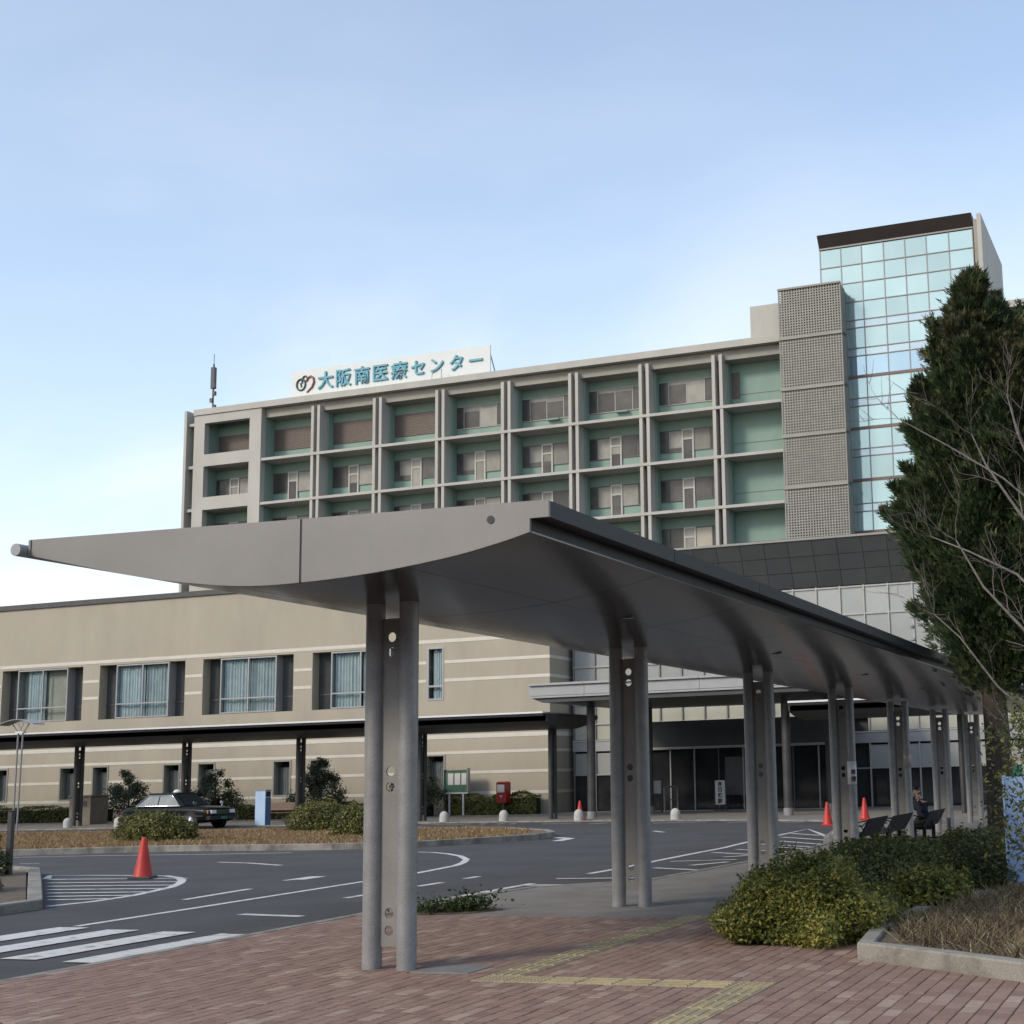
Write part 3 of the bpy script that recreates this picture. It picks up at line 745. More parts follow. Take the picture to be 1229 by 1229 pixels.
MB().prism([(X0+.12, 4.235), (X1-.12, 4.235), (X1-.5, 4.08), (X0+.5, 4.08)], 'y', YF+.1, YB).build('soffit', 'dark_panel', ec)
for cx, cyy in ((-20.5, 45.8), (-13.45, 46.2), (-20.5, 51.3), (-13.2, 51.0)):
    MB().lathe([(.15, 0.0), (.15, 4.1)], (cx, cyy, .0), 20).build('column', 'dark_steel', ec)
    MB().lathe([(.17, 0.0), (.17, .25)], (cx, cyy, .03), 20).build('column_sleeve', 'galv', ec)

# ================================================================== BEIGE WING
wg = thing('wing_building', 'two-storey beige building wing with white stripes at left', 'building', (-45, 52.7, 0), KF)
WX0, WX1, WY = -75., -25.42, 52.7
def holed_wall(parent, name, m, x0, x1, z0, z1, y, holes, depth):
    xs = sorted({x0, x1, *[h[0] for h in holes], *[h[1] for h in holes]}); zs = sorted({z0, z1, *[h[2] for h in holes], *[h[3] for h in holes]})
    b = MB()
    for i in range(len(xs)-1):
        for j in range(len(zs)-1):
            cx, cz = (xs[i]+xs[i+1])/2, (zs[j]+zs[j+1])/2
            if any(h[0] < cx < h[1] and h[2] < cz < h[3] for h in holes): continue
            b.add([(xs[i], y, zs[j]), (xs[i+1], y, zs[j]), (xs[i+1], y, zs[j+1]), (xs[i], y, zs[j+1])], [(0, 1, 2, 3)])
    for a, c, d, e in holes:
        b.add([(a, y, d), (c, y, d), (c, y+depth, d), (a, y+depth, d)], [(0, 1, 2, 3)])
        b.add([(a, y, e), (c, y, e), (c, y+depth, e), (a, y+depth, e)], [(3, 2, 1, 0)])
        b.add([(a, y, d), (a, y, e), (a, y+depth, e), (a, y+depth, d)], [(3, 2, 1, 0)])
        b.add([(c, y, d), (c, y, e), (c, y+depth, e), (c, y+depth, d)], [(0, 1, 2, 3)])
    return b.build(name, m, parent)
UPW = [(-36.95-5.84*k, -32.1-5.84*k, 4.65, 7.17) for k in range(6)]
NAR = [(-31.19, -30.38, 4.83, 7.1)]
LOW = []
for k in range(4): LOW += [(-38.85-5.92*k, -38.0-5.92*k, .97, 2.47), (-36.95-5.92*k, -36.1-5.92*k, .97, 2.47)]
LOW += [(-31.19, -30.35, .97, 2.5)]
holes = UPW+NAR+LOW
wall = holed_wall(wg, 'wall', 'wall_beige', WX0, WX1, -.3, 10.09, WY, holes, .62)
MB().add([(WX1, WY, -.3), (WX1, 75, -.3), (WX1, 75, 10.09), (WX1, WY, 10.09)], [(0, 1, 2, 3)]).build('side_wall', 'wall_beige', wg)
MB().box(WX0, WX1+.06, WY-.08, 75, 10.095, 10.33).build('coping', 'coping_dark', wg)
MB().box(WX0, WX1-.05, 53.4, 74.9, -.2, 10.08).build('interior', 'room_dark', wg)
def stripe(z, h=.10, gaps=()):
    xs = [WX0]
    for a, c in sorted(gaps): xs += [a-.03, c+.03]
    xs.append(WX1+.012)
    for a, c in zip(xs[::2], xs[1::2]):
        if c-a > .1:
            b = MB().box(a, c, WY-.012, WY+.02, z-h/2, z+h/2)
            if c > WX1: b.box(WX1-.02, WX1+.012, WY+.021, 58, z-h/2, z+h/2)
            b.build('stripe', 'wall_stripe', wg)
for x in [-27.9-2.92*k for k in range(16)]:
    if not any(h[0]-.1 < x < h[1]+.1 for h in UPW+NAR): MB().box(x-.006, x+.006, WY-.004, WY+.01, 7.42, 10.08).build('panel_joint', 'stone_brown', wg)
gu = [(h[0], h[1]) for h in UPW+NAR]; gl = [(h[0], h[1]) for h in LOW]
stripe(7.34, .15); stripe(6.44, .13, gu); stripe(5.66, .13, gu); stripe(7.10, .06, gu) if False else None
stripe(3.27, .17); stripe(2.60, .12); stripe(1.767, .12, gl); stripe(.91, .13)
def wavy_curtain(x0, x1, z0, z1, y, amp=.035, wl=.16):
    n = max(8, int((x1-x0)/wl*6)); b = MB()
    ph = random.random()*6; L_ = []
    for i in range(n+1):
        x = x0+(x1-x0)*i/n
        L_.append((x, y+amp*math.sin(x/wl*2*math.pi+ph)+amp*.6*math.sin(x*9.3+ph*2)))
    m = len(L_)
    b.add([(x, yy, z0) for x, yy in L_]+[(x, yy, z1) for x, yy in L_], [(i, i+1, m+i+1, m+i) for i in range(m-1)], True)
    return b
def frame_bars(x0, x1, z0, z1, y0, y1, vx=(), hz=(), w=.05):
    b = MB(); b.box(x0, x1, y0, y1, z1-w, z1).box(x0, x1, y0, y1, z0, z0+w)
    b.box(x0, x0+w, y0+.001, y1-.001, z0+w, z1-w).box(x1-w, x1, y0+.001, y1-.001, z0+w, z1-w)
    for x in vx: b.box(x-w/2, x+w/2, y0+.002, y1-.002, z0+w, z1-w)
    for z in hz: b.box(x0+w, x1-w, y0+.003, y1-.003, z-w/2, z+w/2)
    return b
for wi, (a, c, d, e) in enumerate(UPW):
    # projecting centre bay between two deep dark side lights
    m0, m1 = a+.95, c-.9; mid = (m0+m1)/2; hz = d+(e-d)*.27
    f = frame_bars(m0, m1, d+.02, e-.02, WY+.01, WY+.09, (mid,), (hz,), .06)
    f.box(m0, m0+.05, WY+.092, WY+.6, d+.02, e-.02).box(m1-.05, m1, WY+.092, WY+.6, d+.02, e-.02)
    w_ = f.build('window', 'metal_light', wg)
    for (p, q) in ((m0+.06, mid-.03), (mid+.03, m1-.06)):
        for (r0, r1) in ((d+.08, hz-.03), (hz+.03, e-.08)):
            piece('pane', 'window_glass', wg, p, q, WY+.045, WY+.051, r0, r1)
    if wi == 3:
        MB().box(m0+.06, m1-.06, WY+.42, WY+.44, d+.05, e-.05).build('blind', 'room_beige', w_)
        wavy_curtain(m0+.45, mid-.05, d+.05, e-.05, WY+.25).build('curtain', 'curtain_cloth', w_)
    else:
        wavy_curtain(m0+.06, mid-.06, d+.05, e-.05, WY+.25).build('curtain', 'curtain_cloth', w_)
        wavy_curtain(mid-.02, m1-.06, d+.05, e-.05, WY+.29).build('curtain', 'curtain_cloth', w_)
    for (p, q) in ((a+.01, m0-.01), (m1+.01, c-.01)):
        piece('side_light', 'recess_glass', wg, p, q, WY+.50, WY+.52, d+.01, e-.01)
        MB().box(p, q, WY+.47, WY+.499, hz-.03, hz+.03).build('transom', 'frame_dark', w_)
for (a, c, d, e) in NAR:
    hz = d+.6
    w_ = frame_bars(a, c, d, e, WY-.02, WY+.06, (), (hz,), .08).build('window', 'metal_light', wg)
    piece('pane', 'window_glass', wg, a+.08, c-.08, WY+.02, WY+.026, d+.08, hz-.04); piece('pane', 'window_glass', wg, a+.08, c-.08, WY+.02, WY+.026, hz+.04, e-.08)
    wavy_curtain(a+.2, c-.02, d+.05, e-.05, WY+.2, .02, .11).build('curtain', 'curtain_cloth', w_)
for (a, c, d, e) in LOW:
    w_ = frame_bars(a-.05, c+.05, d-.03, e+.05, WY-.03, WY+.02, (), (), .07).build('window', 'concrete_shade', wg)
    piece('pane', 'window_glass', wg, a+.02, c-.02, WY+.12, WY+.126, d+.04, e)
    wavy_curtain(a+.03, c-.1, d, e-.25, WY+.35, .015, .1).build('curtain', 'galv_plate', w_)

# ================================================================== PODIUM AND ENTRANCE
pd = thing('entrance_building', 'low entrance block with dark sloping band over pale glazing', 'building', (-10, 54.5, 0), KF)
S = 54.5/58.
PY = 54.5
def pz(z): return 1.6+(z-1.6)*S
PX0, PX1 = -25.4, 16.
MB().box(PX0+.1, PX1, PY+.35, 72, -.2, pz(9.2)).build('body', 'room_dark', pd)
MB().box(PX0+.1, PX1, PY+.6, 74, pz(9.2), pz(11.1)).build('roof_block', 'dark_panel', pd)
# dark leaning panels, three courses
zt, zb = pz(11.17), pz(9.24); yt, yb = PY-.85, PY-.02
nx = int((PX1-PX0)/1.0); 
for j in range(3):
    z0 = zb+(zt-zb)*j/3+.008; z1 = zb+(zt-zb)*(j+1)/3-.008
    ya = yb+(yt-yb)*j/3; yc_ = yb+(yt-yb)*(j+1)/3
    me = None
    for i in range(nx):
        a = PX0+i*(PX1-PX0)/nx
        if me is None:
            w_ = (PX1-PX0)/nx-.016
            me = MB().add([(0, ya, z0), (w_, ya, z0), (w_, yc_, z1), (0, yc_, z1), (0, ya+.06, z0), (w_, ya+.06, z0), (w_, yc_+.06, z1), (0, yc_+.06, z1)],
                          [(0, 1, 2, 3), (7, 6, 5, 4), (0, 4, 5, 1), (3, 2, 6, 7), (0, 3, 7, 4), (1, 5, 6, 2)]).mesh('cladding_panel', 'dark_panel', (0, 54.5, 0), KF)
        if a < -19 and a > -24: pass
        mo('cladding_panel', me, pd, ((a-(-10))*KF, 0, 0))
MB().prism([(yb+.062, zb), (PY+.6, zb), (PY+.6, zt), (yt+.062, zt)], 'x', PX0+.02, PX1-.02).build('band_backing', 'black', pd)
MB().box(PX0, PX1, yt-.05, yt+.3, zt+.004, zt+.09).build('band_cap', 'concrete_shade', pd)
# curtain wall: columns of panes
cw = 1.04*S
rows = [(pz(8.02), pz(9.14), 'curtain_pane'), (pz(6.35), pz(7.96), 'curtain_pane'), (pz(4.65), pz(6.29), 'curtain_pane'), (3.66, pz(4.59), 'curtain_pane_warm')]
x = PX0+.25; xi = 0; mull = []
while x < PX1-.5:
    for (a, c, m) in rows: piece('pane', m, pd, x+.03, x+cw-.03, PY+.02, PY+.04, a, c)
    vest = -22.4 < x < -13.2
    if not vest:
        piece('pane', 'curtain_pane_warm', pd, x+.03, x+cw-.03, PY+.02, PY+.04, 2.98, 3.60)
        piece('pane', 'curtain_pane', pd, x+.03, x+cw-.03, PY+.02, PY+.04, 1.55, 2.42)
        if -8.5 < x < -6.2: piece('door', 'wood_panel', pd, x+.03, x+cw-.03, PY+.02, PY+.05, .05, 1.05); piece('pane', 'vending_green', pd, x+.03, x+cw-.03, PY+.02, PY+.04, 1.1, 1.5)
        else: piece('pane', 'shop_dark', pd, x+.03, x+cw-.03, PY+.02, PY+.04, .06, 1.5)
    mull.append(x); x += cw; xi += 1
mull.append(x)
for i, x in enumerate(mull):
    lo = 0.03 if not (-22.3 < x < -13.2) else 3.62
    MB().box(x-.028, x+.028, PY-.05, PY+.06, lo, zb-.01).build('mullion', 'frame_white' if x > -17 else 'mullion', pd)
for z in (pz(9.17), pz(7.99), pz(6.32), pz(4.62), 3.63):
    MB().box(PX0+.2, mull[-1], PY-.04, PY+.058, z-.03, z+.03).build('rail', 'frame_white', pd)
for a, c in ((PX0+.2, -22.3), (-13.1, mull[-1])):
    MB().box(a, c, PY-.07, PY+.05, 2.50, 2.90).build('transom_band', 'metal_light', pd)
    MB().box(a, c, PY-.10, PY+.05, 2.905, 2.96).build('rail', 'frame_white', pd)
    MB().box(a, c, PY-.04, PY+.05, 1.50, 1.55).build('rail', 'metal_light', pd)
# vestibule
VX0, VX1, VY = -22.35, -13.15, 53.0
MB().box(VX0, VX1, VY, PY+.3, 2.56, 3.58).build('vestibule_fascia', 'dark_panel', pd)
MB().box(VX0-.03, VX1+.03, VY-.05, PY-.1, 2.46, 2.555).build('vestibule_trim', 'metal_light', pd)
nd = 9; st = (VX1-VX0)/nd
for i in range(nd):
    a = VX0+i*st
    piece('door_leaf', 'shop_dark', pd, a+.03, a+st-.03, VY+.12, VY+.14, .06, 2.45)
    MB().box(a-.025, a+.025, VY+.08, VY+.17, .04, 2.455).build('door_mullion', 'metal_light' if i in (0, 2, 3, 5, 8) else 'frame_dark', pd)
piece('frosted_panel', 'cloth_grey', pd, -18.0, -16.2, VY+.09, VY+.11, .62, 2.1)
MB().box(VX0, VX1, VY-.35, VY+.3, .0, .055).build('threshold', 'metal_light', pd)

# ================================================================== MAIN HOSPITAL BLOCK
hb = thing('hospital_building', 'tall hospital block with pale concrete grid and green recessed balconies', 'building', (-53, 95.3, 0))
HY = 95.3
GX0, GX1 = -72.2, -26.95
PAIRS = [-66.97, -61.13, -55.40, -49.57, -43.80, -37.97, -32.13]
FLOORS = [28.1, 24.38, 20.62, 16.9, 13.15]
MB().box(-78.9, GX1, HY+1.80, 112, -1, 32.3).build('wall', 'green_wall', hb)
MB().box(-78.96, -78.0, HY+.55, HY+1.79, 9, 32.3).build('side_wall', 'green_wall', hb)
MB().box(-79.0, GX1, HY-.2, 112.2, 32.40, 32.92).build('parapet', 'concrete', hb)
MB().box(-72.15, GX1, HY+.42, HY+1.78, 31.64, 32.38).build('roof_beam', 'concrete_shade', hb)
for z in FLOORS:
    MB().box(GX0+.02, GX1, HY-.06, HY+1.795, z-.22, z).build('floor_slab', 'concrete', hb)
fin = None
for px_ in PAIRS:
    for s in (-.4, .4):
        x = px_+s*.72
        MB().box(x-.125, x+.125, HY-.02, HY+1.04, 9, 32.02).build('fin', 'concrete', hb)
    MB().box(px_-.12, px_+.12, HY+.75, HY+1.03, 9, 32.0).build('pier', 'louver_brown', hb)
    MB().box(px_-.62, px_+.55, HY+1.05, HY+1.79, 9, 32.3).build('jamb_wall', 'green_wall', hb)
# solid corner frame at the left end with square openings
cf = MB()
ops = [(28.95, 31.65), (25.27, 27.92), (21.5, 24.19), (17.75, 20.45), (14, 16.7)]
cf.box(-78.97, -77.9, HY-.1, HY+.5, 9, 32.38).box(-73.36, -72.21, HY-.1, HY+.5, 9, 32.38)
zz = [9]+[v for o_ in reversed(ops) for v in o_]+[32.38]
for a, c in zip(zz[::2], zz[1::2]): cf.box(-77.9, -73.36, HY-.1, HY+.5, a, c)
cf.build('corner_frame', 'concrete', hb)
MB().box(-72.9, -72.22, HY+.51, HY+1.79, 9, 32.3).build('jamb_wall', 'green_wall', hb)
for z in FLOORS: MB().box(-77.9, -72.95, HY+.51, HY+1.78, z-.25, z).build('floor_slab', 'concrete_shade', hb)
MB().box(-80.06, -79.8, HY-.05, HY+1.6, -1, 32.95).build('side_fin', 'concrete', hb)
for z in (31.6, 27.9, 24.2, 20.4): MB().box(-79.79, -79.0, HY+.2, HY+1.6, z, z+.25).build('side_slab', 'concrete', hb)
MB().box(-79.8, -79.0, HY+1.2, HY+1.5, 9, 32.5).build('side_infill', 'concrete_shade', hb)
for j, z in enumerate((28.1, 24.4, 20.6)):
    piece('side_pane', 'pane_dark', hb, -79.7, -79.05, HY+.9, HY+1.15, z+.5, z+2.9)
WYF = HY+1.72
DS = 1.0078                                             # windows sit deeper than the grid; keep their bearing
def dz(z): return 1.6+(z-1.6)*DS
def win_top(x0, z):
    "top-floor window: four panes over a sill"
    xs = [DS*v for v in (x0+.72, x0+1.62, x0+3.06, x0+4.5, x0+5.35)]; z = dz(z)
    f = frame_bars(xs[0], xs[-1], z+.75, z+2.62, WYF, WYF+.06, xs[1:-1], (), .05).build('window', 'frame_white', hb)
    for k in range(4):
        piece('pane', 'pane_dark' if k in (0, 3) or random.random() < .8 else 'pane_blind', f, xs[k]+.035, xs[k+1]-.035, WYF+.02, WYF+.03, z+.82, z+2.55)
        if k in (1, 2): piece('blind', 'pane_blind', f, xs[k]+.04, xs[k+1]-.04, WYF+.012, WYF+.018, z+2.55-random.choice((.25, .3, .42)), z+2.545)
    if random.random() < .5: MB().box(xs[2]+.1, xs[3]-.3, WYF-.3, WYF-.02, z+.62, z+.74).build('ledge_box', 'green_wall', f)
def win_bal(x0, z, vx=0):
    "balcony window: panes either side of a white-framed door"
    xs = [DS*v for v in (x0+.70, x0+1.50, x0+2.65, x0+3.51, x0+4.85, x0+5.40)]; zf = z; z = dz(z)
    f = MB()
    for x in (xs[0], xs[1], xs[4], xs[5]): f.box(x-.03, x+.03, WYF, WYF+.06, z+.82, z+2.5)
    for (a, c) in ((xs[0]+.03, xs[2]-.05), (xs[3]+.05, xs[5]-.03)): f.box(a, c, WYF+.001, WYF+.059, z+2.44, z+2.5).box(a, c, WYF+.001, WYF+.059, z+.82, z+.87)
    f.box(xs[0], xs[5], WYF-.01, WYF+.058, z+2.49, z+2.53); f = f.build('window', 'frame_dark', hb)
    kinds = ['pane_dark', random.choice(['pane_blind', 'pane_blind', 'pane_dark']), None, random.choice(['pane_blind', 'pane_blind_light', 'pane_dark', 'pane_blind']), 'pane_dark']
    for k in (0, 1, 3, 4):
        lo = z+.87
        piece('pane', kinds[k], f, xs[k]+.05, xs[k+1]-.05, WYF+.02, WYF+.03, lo, z+2.44)
        if kinds[k] in ('pane_blind', 'pane_blind_light') and random.random() < .5:
            piece('pane', 'pane_dark', f, xs[k]+.05, xs[k+1]-.05, WYF+.012, WYF+.018, lo, lo+random.uniform(.15, .45))
    d = frame_bars(xs[2]-.05, xs[3]+.05, zf+.02, z+2.55, WYF-.05, WYF+.05, (), (z+1.78,), .13).build('balcony_door', 'frame_white', hb)
    piece('pane', 'pane_blind', d, xs[2]+.08, xs[3]-.08, WYF, WYF+.01, z+1.85, z+2.42)
    k = random.random()
    if k < .5:
        s = z+random.uniform(.7, 1.2)
        piece('pane', 'pane_dark', d, xs[2]+.08, xs[3]-.08, WYF, WYF+.01, z+.15, s); piece('pane', 'pane_blind', d, xs[2]+.08, xs[3]-.08, WYF, WYF+.01, s+.01, z+1.71)
    else: piece('pane', 'pane_blind' if k > .75 else 'pane_dark', d, xs[2]+.08, xs[3]-.08, WYF, WYF+.01, z+.15, z+1.71)
LV = None
def louver(x0, x1, z):
    b = MB(); n = 14; x0 *= DS; x1 *= DS; z = dz(z)
    b.box(x0, x1, WYF+.03, WYF+.06, z+.72, z+2.58)
    for k in range(n): b.box(x0+.02, x1-.02, WYF, WYF+.028, z+.75+k*.13, z+.80+k*.13)
    b.build('louver', 'louver_brown', hb)
LEFTS = [-72.8]+PAIRS[:-1]
for bi, x0 in enumerate(LEFTS):
    if bi < 3: louver(x0+.75, x0+5.35, FLOORS[0])
    else: win_top(x0, FLOORS[0])
    for z in FLOORS[1:4]: win_bal(x0, z)
    for z in FLOORS[:4]:
        MB().box(DS*(x0+.75), DS*(x0+5.35), WYF-.02, WYF+.07, z+.02, z+.06).build('kick_strip', 'concrete_shade', hb)
louver(-77.3, -73.3, FLOORS[0]); 
for z in FLOORS[1:4]: win_bal(-78.6, z)
piece('slot_window', 'louver_brown', hb, -31.62, -30.94, WYF+.03, WYF+.07, 29.0, 31.0)
for z in FLOORS: MB().box(-31.55, -27.0, HY+1.775, HY+1.798, z+1.15, z+1.18).build('wall_joint', 'louver_brown', hb)
MB().box(-29.95, -27.6, 97, 101, 32.93, 35.95).build('roof_box', 'concrete', hb)
for zz_ in (0, 1):
    MB().tube([(-56.2+.9*zz_, HY+.05, 32.9), (-56.1+.8*zz_, HY+.05, 33.7), (-55.9+.5*zz_, HY+.25, 33.75)], .035, 6).build('roof_rail', 'metal_light', hb)

hb2 = thing('hospital_building', 'further hospital block with green recesses behind the conifer at right', 'building', (-2, 96, 0))
MB().box(-12.2, 25, 97.1, 112, -1, 32.8).build('wall', 'green_wall', hb2)
MB().box(-12.25, 25, 95.8, 112.2, 32.95, 33.45).build('parapet', 'concrete', hb2)
MB().box(-12.2, 25, 96.4, 97.0, 32.0, 32.94).build('roof_beam', 'concrete_shade', hb2)
for z in FLOORS: MB().box(-12.2, 25, 95.9, 97.09, z-.2, z).build('floor_slab', 'concrete', hb2)
for x in (-9.2, -3.4, 2.4, 8.2, 14): MB().box(x-.4, x-.15, 95.95, 97.08, 9, 32.4).box(x+.15, x+.4, 95.95, 97.08, 9, 32.4).build('fin', 'concrete', hb2)

# ---- lattice stair tower
lt = thing('lattice_tower', 'grey stair tower clad in a fine square lattice, left of the glass tower', 'tower', (-24.6, 95, 0))
LX0, LX1, LY = -26.95, -22.33, 94.3
MB().box(LX0+.12, LX1-.12, LY+.28, 98, -1, 35.9).build('core', 'lattice_back', lt)
zb_ = [36.02, 32.39, 28.61, 25.16, 21.45, 16.9]; zh = [.14, .25, .26, .26, .3, .2]
for z, h in zip(zb_, zh): MB().box(LX0-.03, LX1+.03, LY-.08, LY+.26, z-h, z).build('band', 'concrete_shade', lt)
for (a, c) in zip(zb_[1:], zb_[:-1]):
    b = MB(); n = 23
    hh = [h for z, h in zip(zb_, zh) if z == c][0]
    for i in range(n+1):
        x = LX0+.02+i*(LX1-LX0-.04)/n; b.box(x-.042, x+.042, LY, LY+.12, a+.005, c-hh-.005)
    m = max(3, round((c-hh-a)/.196))
    for j in range(1, m):
        z = a+(c-hh-a)*j/m; b.box(LX0+.06, LX1-.06, LY+.015, LY+.11, z-.044, z+.044)
    b.build('lattice_screen', 'lattice_metal', lt)['kind'] = 'stuff'
    b = MB()
    for j in range(1, m):
        z = a+(c-hh-a)*j/m; b.box(LX1-.10, LX1+.01, LY+.135, 95.7, z-.05, z+.05)
    for yy in np.linspace(LY+.3, 95.7, 7): b.box(LX1-.085, LX1, yy-.05, yy+.05, a+.005, c-hh-.005)
    b.build('lattice_side', 'lattice_metal', lt)['kind'] = 'stuff'

# ---- glass tower
gt = thing('glass_tower', 'tall blue glass lift tower with dark brown eave', 'tower', (-18.5, 96.5, 0))
GY = 96.5
MB().box(-24.1, -13.1, GY+.25, 107, -1, 39.3).build('core', 'room_dark', gt)
XS = [-24.25, -22.68, -21.13, -19.5, -17.92, -16.36, -14.73, -13.02]
ZS = [39.30, 37.91, 36.53, 35.08, 33.68, 33.09, 31.56, 30.97, 29.44, 27.82, 27.24, 25.62, 24.09, 23.54, 21.82, 20.09, 19.52, 18.05, 16.5]
heavy = {29.44, 25.62, 21.82, 18.05}
for i in range(7):
    for j in range(len(ZS)-1):
        hgt = ZS[j]-ZS[j+1]
        m = 'spandrel_glass' if hgt < .7 else ('tower_glass_blue' if ZS[j+1] == 29.44 else 'tower_glass')
        o = piece('pane', m, gt, XS[i]+.03, XS[i+1]-.03, GY, GY+.05, ZS[j+1]+.03, ZS[j]-.03)
        o.rotation_euler = (random.gauss(0, .004), 0, random.gauss(0, .004))
for x in XS: MB().box(x-.035, x+.035, GY-.04, GY+.12, 16.5, 39.32).build('mullion', 'mullion', gt)
for z in ZS[1:]:
    h = .13 if z in heavy else .045
    MB().box(XS[0], XS[-1], GY-.07 if z in heavy else GY-.055, GY+.1, z-h, z+h*.6).build('transom', 'mullion_brown' if z in heavy else 'mullion', gt)
MB().box(XS[0]-.06, XS[-1]+.06, GY-.1, GY+.2, 39.325, 39.44).build('eave_trim', 'mullion', gt)
MB().prism([(GY-.02, 39.45), (GY+9, 39.45), (GY+9, 40.2), (GY-.55, 40.32), (GY-.6, 40.28)], 'x', XS[0]-.05, XS[-1]+.05).build('eave', 'eave_brown', gt)
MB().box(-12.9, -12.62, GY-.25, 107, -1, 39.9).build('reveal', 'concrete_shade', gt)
MB().box(-12.6, -12.3, GY-.6, 107.1, -1, 40.15).build('end_wall', 'concrete', gt)
MB().box(-13.0, -12.3, 107.11, 112, -1, 36).build('rear_wall', 'concrete_shade', gt)

# ---- rooftop sign
rs = thing('rooftop_sign', 'white rooftop sign with teal Japanese lettering and heart emblem', 'sign', (-60.6, 96, 32.95))
MB().box(-69.9, -51.3, 96.0, 96.12, 33.05, 35.42).build('panel', 'sign_white', rs)
for x in (-69, -64.5, -60, -55.5, -51.5): MB().tube([(x, 96.15, 35.2), (x, 97.6, 32.9)], .05, 6).tube([(x, 96.18, 35.3), (x, 96.18, 32.9)], .05, 6).build('strut', 'metal_light', rs)
for k, ch in enumerate('大阪南医療センター'):
    cx = -66.52+k*1.745
    sz = 1.55 if k < 5 else 1.42
    letter(ch, sz, 'letter_teal', rs, (cx, 95.94, 34.30), .07, .022)
def arc(cx, cz, rx, rz, a0, a1, n=18, rot=0): 
    return [(cx+rx*math.cos(R(a0+(a1-a0)*i/n)), 95.95, cz+rz*math.sin(R(a0+(a1-a0)*i/n))) for i in range(n+1)]
MB().tube(arc(-68.93, 34.18, .42, .48, 0, 360, 24), .075, 6, False).build('emblem_ring', 'emblem_green', rs)
MB().tube(arc(-68.55, 34.45, .28, .42, 200, 20, 12), .07, 6).tube([(-68.95, 95.95, 34.3), (-68.9, 95.95, 33.98)], .06, 6).build('emblem_stroke', 'emblem_green', rs)
MB().tube([(-68.42, 95.95, 34.38), (-68.25, 95.95, 34.68), (-67.98, 95.95, 34.8), (-67.72, 95.95, 34.62), (-67.66, 95.95, 34.25), (-67.85, 95.95, 33.85), (-68.35, 95.95, 33.45)], [.08, .09, .09, .1, .1, .09, .06], 6).build('emblem_heart', 'emblem_red', rs)
# ---- antenna
am = thing('antenna_mast', 'dark slim antenna mast on the roof corner', 'antenna', (-78.6, 97, 32.92))
MB().tube([(-78.6, 97, 32.9), (-78.6, 97, 37.4)], .075, 8).build('mast', 'dark_steel', am)
MB().tube([(-78.6, 97, 37.4), (-78.6, 97, 38.3)], .03, 6).build('tip', 'dark_steel', am)
for z, dx in ((33.4, .16), (34.0, -.12), (34.6, .14), (35.3, .1)):
    MB().box(-78.6+dx-.13, -78.6+dx+.13, 96.85, 97.1, z, z+.35).build('fitting', 'dark_steel', am)
MB().box(-78.78, -78.42, 96.84, 97.16, 35.2, 37.1).build('aerial', 'cloth_grey', am)
MB().tube([(-78.0, 97.2, 32.9), (-78.55, 97, 33.8)], .03, 5).build('stay', 'dark_steel', am)

# ================================================================== STREET OBJECTS
# ---- traffic cones
def cone_proto():
    t = thing('traffic_cone', '', 'cone', (0, 0, 0), 1., 'red traffic cones')
    MB().lathe([(.165, .04), (.15, .08), (.045, .66), (.035, .70), (.0, .705)], n=20).build('body', 'cone_red', t)
    MB().bbox(-.19, .19, -.19, .19, 0, .045, .02).build('base', 'cone_base', t)
    return t
cp_ = cone_proto()
for i, (x, y, sc, lb, redbase) in enumerate([(-17.47, 20.13, 1., 'red traffic cone standing on the striped road marking at left', 0), (-10.98, 41.9, 1.0, 'red traffic cone at the roadside, left of the paired columns', 1),
                                     (-10.6, 45.2, 1.0, 'red traffic cone seen just right of the tagged column, behind the bench', 1), (-22.4, 48.95, 1.0, 'red traffic cone beside the entrance canopy column', 1)]):
    o = cp_ if i == 0 else copy_tree(cp_)
    o.location = (x, y, zg(y)+(.005 if i == 0 or i == 1 else .04)); o['label'] = lb; o.rotation_euler.z = random.uniform(0, 1); o.scale = (sc,)*3
    if redbase:
        for ch in o.children:
            if ch.name.startswith('base'): ch.material_slots[0].link = 'OBJECT'; ch.material_slots[0].material = MATS['cone_red']

# ---- stone bollards
bp_ = MB().lathe([(.17, -.05), (.17, .17), (.165, .24), (.14, .31), (.09, .365), (.03, .39), (0, .392)], n=20).mesh('bollard', 'stone_white')
for (x, y, lb) in [(-42.0, 44.15, 'domed stone bollard in front of the stone monument'), (-39.6, 44.2, 'domed stone bollard half hidden by the island bush, behind the taxi tail'),
                   (-31.12, 44.3, 'domed stone bollard right of the blue pillar'), (-25.65, 44.55, 'domed stone bollard below the notice board, seen right of the nearest column'),
                   (-23.4, 44.75, 'domed stone bollard below the red post box'), (-20.25, 44.15, 'domed stone bollard beside the small red cone at the entrance'),
                   (-16.5, 43.5, 'domed stone bollard in front of the glass doors'), (-13.3, 43.2, 'domed stone bollard at the right end of the entrance, between canopy columns')]:
    p = far((x, y, .03)); o = mo('bollard', bp_); o.location = p; o.scale = (1.06,)*3
    tag(o, lb, 'bollard', 'domed stone bollards along the kerb')

